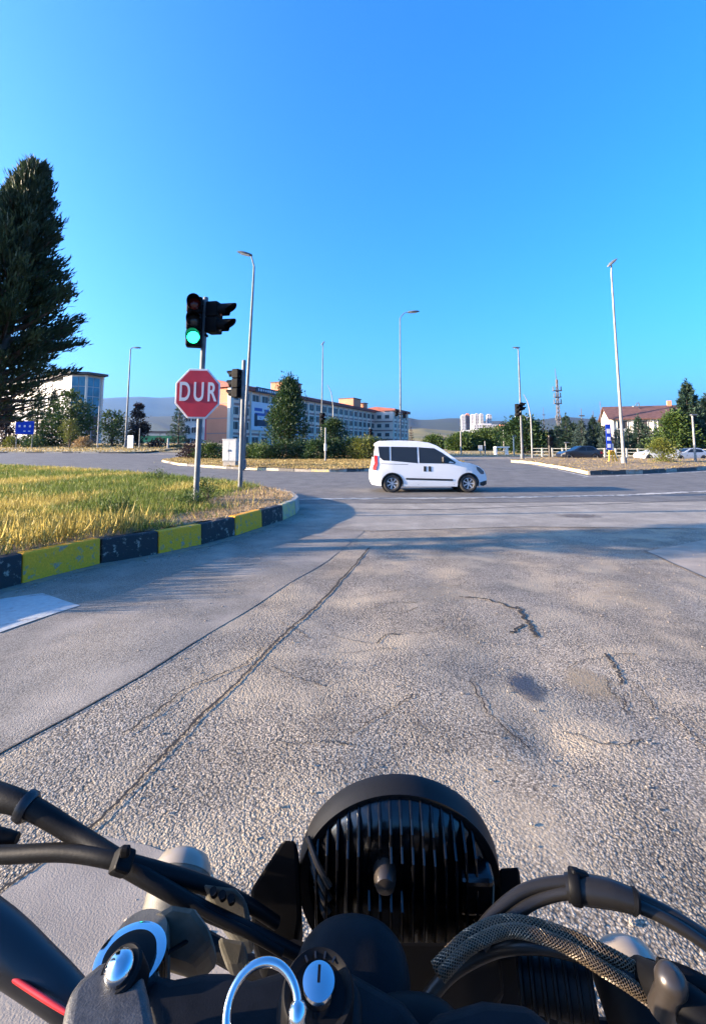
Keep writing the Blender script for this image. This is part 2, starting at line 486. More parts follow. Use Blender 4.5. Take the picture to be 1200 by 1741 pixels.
M_tyre = mat('tyre_rubber', (.018, .018, .018), .85, bump=.3, bscale=40)
M_alloy = mat('alloy_silver', (.55, .56, .58), .3, .7)
M_glass = mat('dark_glass', (.006, .008, .010), .06, 0, spec=.45, alpha=.86)
M_tail = mat('tail_lamp_red', (.50, .008, .012), .45, spec=.2)
M_head = mat('headlamp_clear', (.10, .12, .14), .08, .3, coat=.6)
M_seat = mat('seat_cloth', (.06, .06, .065), .9)
M_cream = mat('cream_wall', (.58, .52, .43), .85, 0, .08, .2)
M_salmon = mat('salmon_wall', (.56, .205, .11), .85, 0, .08, .2)
M_lilac = mat('pale_render', (.80, .58, .46), .85, 0, .1, .15)
M_lwall = mat('white_render', (.50, .48, .46), .85, 0, .08, .2)
M_band = mat('floor_band', (.30, .17, .14), .8)
M_roofr = mat('red_roof', (.21, .055, .038), .75, 0, .2, .8)
M_roofd = mat('brown_roof', (.10, .05, .042), .75, 0, .2, .8)
M_tile = mat('roof_tiles', (.095, .042, .033), .8, 0, .25, 1.5, bump=.4, bscale=6)
M_eave = mat('dark_eave', (.06, .055, .06), .7)
M_pane = mat('window_glass', (.055, .045, .042), .25, spec=.3)
M_teal = mat('curtain_glass', (.03, .13, .20), .12, .2, .3, .4, spec=.8)
M_wframe = mat('window_frame', (.55, .54, .52), .5)
M_poster = mat('banner_white', (.55, .56, .60), .7)
M_pblue = mat('banner_blue', (.05, .10, .32), .7)
M_pred = mat('banner_red', (.5, .03, .04), .7)
M_pdark = mat('banner_dark', (.03, .035, .06), .7)
M_boxgrey = mat('cabinet_grey', (.46, .46, .43), .6, 0, .06, 3)
M_fence = mat('fence_cream', (.42, .40, .33), .7)
M_tow = mat('tower_concrete', (.45, .43, .42), .85, 0, .12, .05)
M_hazeh = mat('hill_scrub', (.008, .017, .010), 1, 0, .35, .006, detail=10)
M_hilly = mat('hill_straw', (.17, .125, .040), 1, 0, .3, .02, col2=(.06, .07, .022), detail=9)
M_mount = mat('mountain_scrub', (.016, .024, .014), 1, 0, .3, .003, detail=10)
M_orange = mat('barrier_yellow', (.72, .36, .02), .6)
M_mast = mat('mast_steel', (.10, .09, .09), .6, .3)
# motorcycle
M_mblack = mat('satin_black', (.0035, .0035, .004), .55, 0, .2, 8, spec=.10)
M_gloss = mat('gloss_black', (.003, .003, .0035), .17, spec=.5)
M_rubber = mat('black_rubber', (.004, .004, .0045), .5, spec=.13, bump=.3, bscale=400, bdist=.0006)
M_matte = mat('textured_black', (.005, .0055, .007), .6, 0, .25, 60, spec=.10, bump=.4, bscale=900, bdist=.0004)
M_rim = mat('rim_black', (.009, .009, .0095), .5, spec=.15, bump=.3, bscale=900, bdist=.0003)
M_chrome = mat('chrome', (.62, .62, .62), .08, 1.0)
M_yoke = mat('cast_alloy', (.085, .078, .060), .6, .1, .18, 90, bump=.4, bscale=700, bdist=.0005)
M_grey = mat('grey_cast', (.036, .034, .032), .5, .15, .3, 160, bump=.5, bscale=800, bdist=.0006)
M_tank = mat('grey_paint', (.010, .0105, .012), .38, 0, .1, 20)
M_sleeve = mat('cable_sleeve', (.012, .011, .010), .34, spec=.28)
M_braid = mat('steel_braid', (.11, .082, .052), .38, .3)
M_pale = mat('pale_lens', (.22, .185, .14), .35, coat=.3)
M_redp = mat('red_trim', (.45, .02, .02), .35)
M_bronze = mat('fitting_bronze', (.05, .042, .036), .32, .5)

# ------------------------------------------------------------------ ground and roads
def axis(fine_lo, fine_hi, step, far, grow=1.5):
    a = list(np.arange(fine_lo, fine_hi + 1e-6, step))
    d, p = step * 2, fine_hi
    while p < far: p += d; a.append(p); d *= grow
    d, p = step * 2, fine_lo
    while p > -far: p -= d; a.insert(0, p); d *= grow
    return np.array(a)
gx = axis(-120, 120, 4, 6500); gy = axis(-24, 120, 4, 6500)
X, Y = np.meshgrid(gx, gy)
Z = H(X, Y) - .03
V = np.stack([X.ravel(), Y.ravel(), Z.ravel()], 1)
nx, ny = len(gx), len(gy)
ii = (np.arange(ny - 1)[:, None] * nx + np.arange(nx - 1)[None, :]).ravel()
tag(np_mesh('ground', V, np.stack([ii, ii + 1, ii + nx + 1, ii + nx], 1), M_field, smooth=True), 'open dry ground reaching to the hills', kind='structure')

def road_axis(lo, mid0, mid1, hi, fine, coarse):
    return np.unique(np.round(np.concatenate([np.arange(lo, mid0, coarse), np.arange(mid0, mid1, fine), np.arange(mid1, hi + .01, coarse)]), 4))
rx = road_axis(-110, -6, 6, 110, .08, 1.0); ry = road_axis(-20, -1, 9.5, 78, .08, 1.0)
X, Y = np.meshgrid(rx, ry); Z = H(X, Y)
nx, ny = len(rx), len(ry)
ii = (np.arange(ny - 1)[:, None] * nx + np.arange(nx - 1)[None, :]).ravel()
tag(np_mesh('road', np.stack([X.ravel(), Y.ravel(), Z.ravel()], 1), np.stack([ii, ii + 1, ii + nx + 1, ii + nx], 1), M_road, smooth=True),
    'coarse worn asphalt road in front of the motorcycle', kind='structure')

def gp(*pts): return [G(*p) for p in pts]
def struct(o, label): return tag(o, label, kind='structure')

# smoother lane along the kerb, the pale apron of the crossing, the dark cross road
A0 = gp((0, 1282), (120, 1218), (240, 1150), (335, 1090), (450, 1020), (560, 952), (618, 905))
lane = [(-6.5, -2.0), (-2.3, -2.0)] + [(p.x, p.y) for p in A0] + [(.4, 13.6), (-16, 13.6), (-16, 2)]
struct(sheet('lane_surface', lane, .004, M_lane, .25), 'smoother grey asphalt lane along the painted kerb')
apron = [(-14, 9.9), (-1.6, 9.9), (.35, 9.0), (3.4, 9.5), (7.5, 9.2), (30, 10.2), (30, 14.2), (10, 14.0), (2, 13.4), (-14, 13.4)]
struct(sheet('crossing_apron', apron, .008, M_apron, .5), 'pale asphalt apron before the cross road')
cross = [(-70, 31), (-40, 21), (-14, 13.3), (-2, 13.3), (10, 13.9), (40, 14.8), (70, 15.5), (70, 40), (20, 45), (-30, 52), (-75, 60)]
struct(sheet('cross_road', cross, .012, M_cross, 1.0), 'dark asphalt cross road that the van drives along')
pc = gp((1098, 938), (1200, 984), (1420, 1085)) ; pc2 = gp((1500, 905), (1200, 918))
struct(sheet('concrete_patch', [(p.x, p.y) for p in pc + pc2], .005, M_conc, .2), 'pale concrete strip at the right road edge')
pl = gp((-60, 1575), (135, 1416), (250, 1440), (345, 1475), (430, 1640), (250, 1800), (-200, 1800))
struct(sheet('smooth_patch', [(p.x, p.y) for p in pl], .005, M_conc, .1), 'smooth pale road patch under the handlebar')
pw = gp((-260, 1105), (0, 1077), (136, 1031), (72, 1010), (0, 1020), (-200, 1046))
struct(sheet('lane_marking', [(p.x, p.y) for p in pw], .009, M_white, .1), 'white painted bar on the shaded lane')

def ribbon(name, pts, w, off, m, label, jag=.5, n=10, res=None):
    """A narrow ragged strip lying along the ground."""
    pts = [Vector((p.x, p.y, 0)) for p in pts]
    q = []
    for i in range(len(pts) - 1):
        for k in range(n):
            q.append(pts[i].lerp(pts[i + 1], k / n))
    q.append(pts[-1])
    vs, fs = [], []
    for i, p in enumerate(q):
        d = (q[min(i + 1, len(q) - 1)] - q[max(i - 1, 0)]).normalized(); s = Vector((-d.y, d.x, 0))
        ww = (w[0] + (w[1] - w[0]) * i / (len(q) - 1)) if hasattr(w, '__len__') else w
        c = p + s * random.uniform(-jag, jag) * ww
        for sg in (-1, 1):
            v = c + s * sg * ww * random.uniform(.25, .75)
            vs.append((v.x, v.y, Hf(v.x, v.y) + off))
    for i in range(len(q) - 1): fs.append((2 * i, 2 * i + 1, 2 * i + 3, 2 * i + 2))
    me = bpy.data.meshes.new(name); me.from_pydata(vs, [], fs); me.materials.append(m)
    return struct(link(bpy.data.objects.new(name, me)), label)

ribbon('road_crack', gp((628, 932), (590, 975), (540, 1030), (505, 1060), (470, 1090), (440, 1122), (400, 1165), (345, 1215), (300, 1262), (240, 1325), (195, 1372), (150, 1412), (60, 1480), (-20, 1530)), (.024, .010), .0075, M_crack, 'long open crack running down the lane', .45, 14)
ribbon('road_seam', gp((335, 1090), (240, 1150), (120, 1218), (0, 1282), (-120, 1350)), .010, .0075, M_seam, 'seam between the smooth and the coarse asphalt', .3, 14)
ribbon('road_seam', gp((780, 1015), (822, 1018), (876, 1035)), (.015, .03), .007, M_crack, 'short crack above the forked crack', .9, 9)
ribbon('road_crack', gp((878, 1032), (890, 1050), (905, 1068), (912, 1085)), .03, .007, M_crack, 'dark forked crack in the coarse asphalt', .9, 9)
ribbon('road_crack', gp((888, 1062), (872, 1078)), .028, .007, M_crack, 'short branch of the forked crack', .9, 9)
ribbon('road_crack', gp((1030, 1112), (1046, 1135), (1062, 1165)), .016, .007, M_crack, 'crack beside the sandy patch', 1.0, 12)
ribbon('road_crack', gp((640, 1095), (655, 1080), (690, 1078)), .012, .007, M_crack, 'hairline crack ahead of the headlight', 1.0, 10)
ribbon('road_crack', gp((800, 1160), (830, 1215), (900, 1275)), .008, .007, M_crack, 'fine crack left of the oil stain', 1.5, 12)
ribbon('road_crack', gp((450, 1100), (420, 1130), (330, 1165), (210, 1250)), .010, .010, M_crack, 'fine crack beside the lane seam', 1.5, 12)
ribbon('road_seam', gp((1094, 936), (1200, 984), (1420, 1085)), .022, .011, M_seam, 'seam along the concrete strip', .3, 10)
ribbon('road_seam', gp((380, 868), (560, 866), (760, 867), (900, 862), (1050, 857), (1200, 850), (1400, 840)), .05, .016, M_seam, 'thin dark seam across the crossing apron', .3, 12)
ribbon('edge_line', gp((380, 852), (560, 849), (760, 848), (900, 846), (1050, 843), (1200, 836), (1400, 826)), .32, .020, M_edge, 'pale worn edge line of the cross road', .12, 30)
ribbon('edge_line', gp((990, 812), (1080, 808), (1200, 802), (1350, 796)), .16, .020, M_white2, 'white edge line before the right traffic island', .1, 20)
ribbon('edge_line', gp((905, 791), (950, 800), (1005, 812)), .14, .020, M_white2, 'white line along the slanted kerb', .1, 12)

# wrinkles and hair cracks where the old surface has crept
rr = random.Random(4)
for k in range(16):
    px, py = rr.uniform(430, 1150), rr.uniform(985, 1290)
    a0 = rr.uniform(-.5, 1.2); pp = [(px, py)]
    for q in range(4):
        a0 += rr.uniform(-.7, .7); st = rr.uniform(16, 34) * (py - 700) / 400
        px += math.cos(a0) * st; py += math.sin(a0) * st * .55; pp.append((px, py))
    ribbon('road_crack', gp(*pp), (.004, .008), .007, M_crack, 'hair crack in the coarse asphalt', 1.8, 9)
def blot(name, c, r, off, m_col, label, power=1., rough=.8):
    m = stain(name + '_fade', m_col, c, r, rough, power)
    pts = [(c.x + r[0] * math.cos(2 * math.pi * k / 40), c.y + r[1] * math.sin(2 * math.pi * k / 40)) for k in range(40)]
    return struct(sheet(name, pts, off, m, .06), label)
blot('oil_stain', G(893, 1168), (.15, .32), .006, (.040, .043, .052), 'dark oily hollow in the road', 1.0, .45)
blot('dusty_patch', G(1000, 1160), (.26, .36), .005, (.33, .25, .15), 'sandy dust beside the oily hollow', .8)
blot('dusty_patch', G(740, 1010), (.7, .8), .005, (.30, .25, .18), 'pale dusty wear beyond the middle of the road', .6)
blot('dusty_patch', G(985, 878), (.7, .45), .014, (.12, .10, .085), 'dark round repaired spot in the crossing apron', 1.0)
blot('dusty_patch', G(560, 1230), (.28, .22), .005, (.10, .088, .076), 'dark worn hollow right of the long crack', .5)
blot('dusty_patch', G(700, 1230), (.22, .25), .005, (.10, .088, .076), 'dark worn hollow ahead of the headlight', .5)
blot('dusty_patch', G(1080, 1010), (.8, .9), .005, (.32, .26, .18), 'pale dusty wear at the right of the road', .6)

# ------------------------------------------------------------------ traffic islands and their kerbs
def resample(pts, L):
    out = [pts[0]]
    acc = 0
    for i in range(len(pts) - 1):
        a, b = pts[i], pts[i + 1]
        d = (b - a).length
        s = L - acc
        while s <= d:
            out.append(a.lerp(b, s / d)); s += L
        acc = d - (s - L)
    if (out[-1] - pts[-1]).length > L * .4: out.append(pts[-1])
    return out

def kerb(parent, pts, h, mats, th=.17, inward=1, gap=.012):
    """One stone between each two points, standing on the road; inward +1 puts its thickness on the left of the walk."""
    for i in range(len(pts) - 1):
        a, b = Vector((pts[i].x, pts[i].y, 0)), Vector((pts[i + 1].x, pts[i + 1].y, 0))
        d = (b - a).normalized(); n = Vector((-d.y, d.x, 0)) * inward
        a2, b2 = a + d * gap / 2, b - d * gap / 2
        hh = h + random.uniform(-.012, .012); o1 = random.uniform(-.008, .008)
        k = []
        for p in (a2, b2):
            za = Hf(p.x, p.y)
            k.append([p + n * o1 + Vector((0, 0, za - .03)), p + n * (o1 + .02) + Vector((0, 0, za + hh)), p + n * th + Vector((0, 0, za + hh + .004)), p + n * th + Vector((0, 0, za - .03))])
        vs = k[0] + k[1]
        mb = MB().add(vs, [(0, 1, 2, 3), (7, 6, 5, 4), (0, 4, 5, 1), (1, 5, 6, 2), (2, 6, 7, 3), (3, 7, 4, 0)])
        mb.build('kerb_stone', mats[i % len(mats)], parent, bevel=.018, seg=2)

def island(label, poly, h, m=M_soil, res=.5, dome=0.):
    c = sum((Vector((p[0], p[1], 0)) for p in poly), Vector()) / len(poly)
    return tag(sheet('traffic_island', poly, h, m, res, dome=(lambda x, y: random.uniform(0, dome))), label, kind='structure')

front_px = [(-420, 1110), (-260, 1070), (-110, 1032), (38, 993), (172, 959), (270, 942), (343, 926), (401, 911), (446, 896), (482, 885), (503, 875)]
KF = gp(*front_px)
KT = gp((509, 866), (502, 858), (480, 851), (440, 842), (390, 835))
KB = gp((300, 824), (200, 815), (100, 808), (0, 802), (-150, 795), (-400, 789))
ISL_H = .33
outline = [(p.x, p.y) for p in KF + KT + KB]
def inset(poly, d):
    """Outline pulled in by d on the left of the walk."""
    out = []
    n = len(poly)
    for i in range(n):
        a, b, c = Vector(poly[i - 1]), Vector(poly[i]), Vector(poly[(i + 1) % n])
        n1 = (b - a).normalized(); n2 = (c - b).normalized()
        nn = Vector((-n1.y - n2.y, n1.x + n2.x))
        nn = nn.normalized() if nn.length > 1e-6 else Vector((-n1.y, n1.x))
        out.append((b.x + nn.x * d, b.y + nn.y * d))
    return out
isl1 = island('grassy traffic island edged with black and yellow kerb', inset(outline, .14), ISL_H - .02, dome=.04, res=.25)
kerb(isl1, KF, ISL_H, [M_blk, M_yel, M_blk, M_yel, M_blk, M_yel, M_blk, M_yel, M_blk, M_ypale])
kerb(isl1, [KF[-1]] + KT, ISL_H, [M_kconc])
kerb(isl1, resample([KT[-1]] + KB, 1.0), ISL_H - .08, [M_kconc, M_kdark])

# dust and grit gathered in the gutter
M_grit = worn('gutter_grit', (.26, .20, .13), (.19, .165, .135), .5, 6)
ribbon('gutter_dust', [Vector((k.x + .10, k.y - .05, 0)) for k in resample(KF, .5)], .16, .0075, M_grit, 'sandy grit along the foot of the painted kerb', .25, 5)
pr = random.Random(9)
mbp = MB()
for k in range(240):
    a = pr.choice(resample(KF, .3)); x, y = a.x + pr.uniform(.03, .45) * .93, a.y + pr.uniform(-.3, .3) - .05
    r_ = pr.uniform(.004, .016)
    mbp.lathe([(r_ * .5, 0), (r_, r_ * .4), (r_ * .6, r_ * .9), (0, r_)], 5, Matrix.Translation((x, y, Hf(x, y) + .006)) @ Matrix.Rotation(pr.uniform(0, 6), 4, 'Z'))
tag(mbp.build('gravel', M_conc), 'loose grit lying along the painted kerb', kind='stuff')

# far island with hedge (middle left)
I2 = gp((275, 785), (300, 791), (350, 795), (420, 799), (500, 802), (570, 803), (650, 801), (720, 797), (790, 789), (740, 781), (640, 778), (500, 777), (400, 777), (320, 779))
isl2 = island('dry traffic island with hedge across the road', [(p.x, p.y) for p in I2], .16, dome=.06, m=M_soil)
kerb(isl2, resample(I2[:9], 1.1), .17, [M_ypale, M_kconc, M_kdark, M_kconc])
kerb(isl2, resample(I2[8:] + [I2[0]], 2.5), .17, [M_kconc])
# right island
I3 = gp((868, 786), (905, 789), (955, 798), (1003, 808), (1090, 806), (1200, 799), (1400, 790), (1400, 780), (1200, 783), (1050, 782), (930, 781))
isl3 = island('straw covered traffic island at the right of the crossing', [(p.x, p.y) for p in I3], .2, dome=.08, m=M_soil)
kerb(isl3, resample(I3[:4], 1.1), .2, [M_ypale, M_kconc])
kerb(isl3, resample(I3[3:7], 1.2), .24, [M_kdark, M_kdark, M_kconc])
kerb(isl3, resample(I3[7:] + [I3[0]], 3.0), .2, [M_kconc])
# verge left behind the road
I4 = gp((-300, 772), (0, 770.5), (210, 771), (245, 770.5)) 
verge = [(p.x, p.y) for p in I4] + [(-25, 95), (-140, 95)]
isl4 = tag(sheet('verge', verge, .14, M_field, 2.0, dome=lambda x, y: random.uniform(0, .05)), 'grassy verge before the left office block', kind='structure')
kerb(isl4, resample(I4, 2.0), .16, [M_kdark, M_kconc])
# ground right behind the islands
I5 = [(-24, 57), (15, 54), (30, 50), (60, 48), (110, 46), (140, 110), (-24, 110)]
struct(sheet('dry_verge', I5, .05, M_field, 3.0), 'dry yellow verge behind the right hand islands')

# ------------------------------------------------------------------ grass
def inside(poly, P):
    x, y = P[:, 0], P[:, 1]; c = np.zeros(len(P), bool); n = len(poly)
    for i in range(n):
        x1, y1 = poly[i]; x2, y2 = poly[i - 1]
        t = ((y1 > y) != (y2 > y)) & (x < (x2 - x1) * (y - y1) / (y2 - y1 + 1e-12) + x1)
        c ^= t
    return c
def scatter(poly, n, near=0):
    xs = [p[0] for p in poly]; ys = [p[1] for p in poly]
    P = np.stack([rng.uniform(min(xs), max(xs), n), rng.uniform(min(ys), max(ys), n)], 1)
    P = P[inside(poly, P)]
    return P
def field_noise(P, s, seed):
    r = np.random.default_rng(seed); v = 0
    for k in range(7):
        a = r.uniform(0, 6.28); f = s * r.uniform(.5, 2.2)
        v = v + np.sin(f * (P[:, 0] * math.cos(a) + P[:, 1] * math.sin(a)) + r.uniform(0, 6.28))
    return v / 2.6
def grass(name, P, z0, hl, hw, m, label, lean=.35):
    n = len(P)
    B = np.stack([P[:, 0], P[:, 1], H(P[:, 0], P[:, 1]) + z0], 1)
    D = unit(np.stack([rng.normal(0, lean, n), rng.normal(0, lean, n), np.ones(n)], 1))
    L = rng.uniform(hl[0], hl[1], n); k = np.clip(P[:, 1] / 11, 1, 2.2)
    o = leaves(name, B, D, L * k ** .4, rng.uniform(hw[0], hw[1], n) * k, m, bend=.05)
    return tag(o, label, kind='stuff')
small = inset(outline, .12)
clip = [p for p in small]
P = scatter(small, 1500000)
P = P[(P[:, 0] > -.80 * P[:, 1] - 1) & (P[:, 1] < 40)]
keep = rng.uniform(0, 1, len(P)) < np.clip(9 / P[:, 1], .5, 1) ** 1.2
P = P[keep]
fn1 = field_noise(P, 1.2, 3)
far = P[:, 1]
# what grows where: bright dry grass along the kerb, green in patches behind it, brown straw towards the tip and the back
mix = rng.normal(0, .38, len(P)); fn2 = field_noise(P, 2.6, 5)
strawy = (np.maximum((P[:, 0] + 3.4) * 1.3, -.6 + 0 * far) + .5 * fn2 + mix > .15) & (far > 7.6)
greenish = ~strawy & (fn1 + .6 * fn2 + np.where(far > 8.3, .75, -.45) + mix > .02)
drym = ~strawy & ~greenish
edge = np.min(np.stack([np.hypot(P[:, 0] - k.x, P[:, 1] - k.y) for k in resample(KF, .25)]), axis=0)
tall = edge < .7
grass('dry_grass', P[drym & ~tall], ISL_H - .03, (.06, .24), (.006, .014), M_dry, 'dry yellow grass on the near traffic island', .45)
grass('dry_grass', P[drym & tall][::2], ISL_H - .03, (.12, .52), (.005, .011), M_dry, 'taller dry grass along the painted kerb', .35)
grass('green_grass', P[greenish], ISL_H - .03, (.05, .22), (.006, .013), M_grass, 'green grass patches on the near traffic island', .5)
grass('straw', P[strawy][::2], ISL_H - .03, (.04, .16), (.006, .013), M_straw, 'trampled straw at the tip of the near traffic island', .9)
for poly, lab, hl, nn in (([(p.x, p.y) for p in I2], 'dry grass on the far island by the hedge', (.04, .13), 70000), ([(p.x, p.y) for p in I3], 'straw on the right traffic island', (.04, .12), 60000)):
    Q = scatter(poly, nn); Q = Q[np.abs(Q[:, 0]) < Q[:, 1] * .85]
    grass('dry_grass', Q, .16, hl, (.014, .03), M_verge, lab, .7)
Q = scatter(verge, 40000); Q = Q[(Q[:, 1] < 85) & (np.abs(Q[:, 0]) < Q[:, 1] * .85)]
grass('dry_grass', Q, .12, (.06, .2), (.03, .07), M_verge, 'dry grass on the left verge', .4)
Q = scatter(I5, 30000); Q = Q[(Q[:, 1] < 70) & (np.abs(Q[:, 0]) < Q[:, 1] * .85)]
grass('dry_grass', Q, .04, (.05, .16), (.03, .06), M_verge, 'dry grass behind the right islands', .4)

# loose stones and dry leaves scattered over the old asphalt
mbs = MB(); pr = random.Random(21)
for k in range(420):
    y = pr.uniform(1.3, 7.5); x = pr.uniform(-.55, .95) * y * .8
    r_ = pr.uniform(.003, .010)
    mbs.lathe([(r_ * .5, 0), (r_, r_ * .4), (r_ * .6, r_ * .8), (0, r_ * .9)], 5, Matrix.Translation((x, y, Hf(x, y) + .004)) @ Matrix.Rotation(pr.uniform(0, 6), 4, 'Z'))
tag(mbs.build('gravel', M_conc), 'loose chippings scattered over the coarse asphalt', kind='stuff')

# ------------------------------------------------------------------ buildings
def basis(d):
    """Matrix whose X runs along the horizontal direction d."""
    d = Vector((d[0], d[1], 0)).normalized()
    return Matrix(((d.x, -d.y, 0), (d.y, d.x, 0), (0, 0, 1)))
WIN = {}
def window(parent, loc, rz, w, h, mframe, mpane, cross=1, proud=.06):
    """Window standing in the plane of local XZ, its face towards -Y: frame with a pane set back in it."""
    key = (round(w, 2), round(h, 2), mframe.name, mpane.name, cross)
    if key not in WIN:
        f = MB(); t = .09
        f.box((-w / 2, 0, h / 2), (t, proud * 2, h + t)).box((w / 2, 0, h / 2), (t, proud * 2, h + t))
        f.box((0, 0, h), (w - t, proud * 2, t)).box((0, -.03, 0), (w + .2, proud * 2 + .06, t))
        for k in range(cross):
            f.box((-w / 2 + w * (k + 1) / (cross + 1), 0, h / 2), (t * .7, proud * 1.4, h - t))
        fo = f.build('window', mframe, parent)
        p = MB().box((0, .015, h / 2), (w - t, .05, h - t)).build('pane', mpane, fo)
        WIN[key] = (fo.data, p.data); fo.location = loc; fo.rotation_euler = (0, 0, rz); return fo
    a, b = WIN[key]
    fo = link(bpy.data.objects.new('window', a), parent); fo.location = loc; fo.rotation_euler = (0, 0, rz)
    link(bpy.data.objects.new('pane', b), fo)
    return fo

# --- pink school-like block across the crossing (local X along its long front, -Y towards the camera side)
pk0 = Vector((-29.3, 110, 1.5)); dirp = Vector((38.1, 80, 0)).normalized()
rzp = math.atan2(dirp.y, dirp.x)
pink = empty('apartment_block', pk0, rzp, 'long four storey block with red roof and salmon end wall', 'building')
LEN, DEP, HT = 88.0, 6.2, 14.4
MB().box((LEN / 2, DEP / 2, HT / 2), (LEN - .02, DEP, HT)).build('wall', M_lilac, pink)
MB().box((-.06, DEP / 2, HT / 2), (.14, DEP + .3, HT - .02)).build('end_wall', M_salmon, pink)
MB().box((LEN + 9, DEP / 2 - 4, HT / 2 + .1), (18, DEP + 8, HT + .2)).build('wing_wall', M_lilac, pink)
rf = MB()
rf.prism([(-.9, -1.0, HT), (-.9, DEP + 1, HT), (-.9, DEP + 1, HT + .9), (-.9, DEP / 2, HT + 1.9), (-.9, -1.0, HT + .9)], (LEN + .8, 0, 0))
rf.build('roof', M_roofr, pink)
MB().prism([(LEN - .1, -9, HT + .25), (LEN - .1, DEP + 1, HT + .25), (LEN - .1, DEP + 1, HT + 1.3), (LEN - .1, DEP / 2 - 4, HT + 2.3), (LEN - .1, -9, HT + 1.3)], (19, 0, 0)).build('wing_roof', M_roofr, pink)
for fl in range(1, 4):
    z = fl * 3.55
    MB().box((LEN / 2 - .1, -.05, z), (LEN - .3, .16, .55)).build('floor_band', M_band, pink)
    MB().box((-.14, DEP / 2, z), (.1, DEP + .2, .28)).build('floor_band', M_band, pink)
    MB().box((LEN - .06, -4, z), (.2, 7.7, .55)).build('floor_band', M_band, pink)
    MB().box((LEN + 9, -8.05, z), (17.8, .16, .55)).build('floor_band', M_band, pink)
for k in range(23):
    MB().box((k * 4.0 + .35, -.14, HT / 2 - .1), (.5, .34, HT - .3)).build('pilaster', M_cream, pink)
for k in range(5):
    MB().box((LEN + .4 + k * 4.3, -8.15, HT / 2), (.5, .34, HT)).build('pilaster', M_cream, pink)
for k in range(22):
    for fl in range(4):
        window(pink, (k * 4.0 + 2.35, -.06, fl * 3.55 + 1.0), 0, 2.7, 1.9, M_wframe, M_pane)
for k in range(4):
    for fl in range(4):
        window(pink, (LEN + 2.6 + k * 4.3, -8.06, fl * 3.55 + 1.15), 0, 2.1, 1.5, M_wframe, M_pane)
for k in range(2):
    for fl in range(4):
        window(pink, (LEN - .06, -2.2 - k * 3.4, fl * 3.55 + 1.15), R(-90), 1.8, 1.5, M_wframe, M_pane)
MB().box((0.3, -.5, HT / 2), (1.2, .9, HT - .1)).build('corner_pier', M_cream, pink, bevel=.05)
for x, w, h in ((29, 7.0, 3.4), (72, 6.5, 2.8), (80, 3, 1.8)):
    b = MB().box((x, DEP / 2, HT + 1.2 + h / 2), (w, 6, h)).build('roof_house', M_salmon, pink, bevel=.05)
    MB().box((x, DEP / 2, HT + 1.3 + h), (w + .5, 6.5, .25)).build('slab', M_eave, b)
ff = MB()
for k in range(10): ff.box((10.2 + k * 1.0, -1.12, HT + .5), (random.uniform(.45, .8), .1, random.uniform(.5, .75)))
MB().box((14.7, -1.05, HT + .5), (11.5, .12, 1.35)).build('fascia_board', M_pdark, pink)
tag(ff.build('fascia_marks', M_poster, pink), kind='stuff')
b = MB().box((16.0, -.42, 8.2), (15.5, .1, 7.2)).build('banner', M_poster, pink)
e = MB()
e.lathe([(0, 0), (1.45, 0), (1.45, .08), (0, .08)], 28, Matrix.Translation((18.8, -.56, 8.3)) @ Matrix.Rotation(R(90), 4, 'X')).build('emblem', M_pred, b)
MB().lathe([(1.5, 0), (1.9, 0), (1.9, .1), (1.5, .1), (1.5, 0)], 28, Matrix.Translation((18.8, -.55, 8.3)) @ Matrix.Rotation(R(90), 4, 'X')).build('emblem_ring', M_pblue, b)
for x, z, w, h, m in ((11.0, 9.0, 3.2, .8, M_pblue), (11.6, 7.8, 4.0, .7, M_pblue), (14.6, 8.4, 2.0, 1.6, M_pblue), (22.3, 8.6, 1.5, 2.2, M_pblue), (12.6, 5.6, 5.8, 1.6, M_pdark), (19.0, 5.4, 3.5, 1.3, M_pblue), (10.0, 6.3, 1.2, 3.2, M_pdark)):
    MB().box((x, -.5, z + .9), (w, .06, h)).build('print_mark', m, b, bevel=.15, seg=3)
b = MB().box((29.0, -.42, 6.8), (6.5, .1, 6.2)).build('banner', M_poster, pink)
for x, z, w, h, m in ((27.6, 8.3, 1.2, 1.9, M_pblue), (30.2, 7.6, 1.4, 2.8, M_pdark), (28.6, 5.2, 3.4, .9, M_pblue)):
    MB().box((x, -.5, z), (w, .06, h)).build('print_mark', m, b, bevel=.15, seg=3)
# lower wing behind the salmon end
low = empty('annex_building', pk0 - Vector((0, 0, 0)), rzp, 'pale annex behind the stop sign with a red banner', 'building')
MB().box((9, DEP + 4.6, 4.6), (14, 9.0, 9.2)).build('wall', M_lwall, low)
MB().box((9, DEP + 4.65, 9.4), (15, 9.2, .5)).build('roof', M_roofr, low)
MB().box((1.9, DEP + 1.5, 4.8), (.12, 1.8, 5.6)).build('banner', M_pred, low)
for k in range(3):
    for fl in range(3):
        window(low, (1.94, DEP + 4.0 + k * 2.0, fl * 2.9 + .9), R(-90), 1.6, 1.5, M_wframe, M_pane)

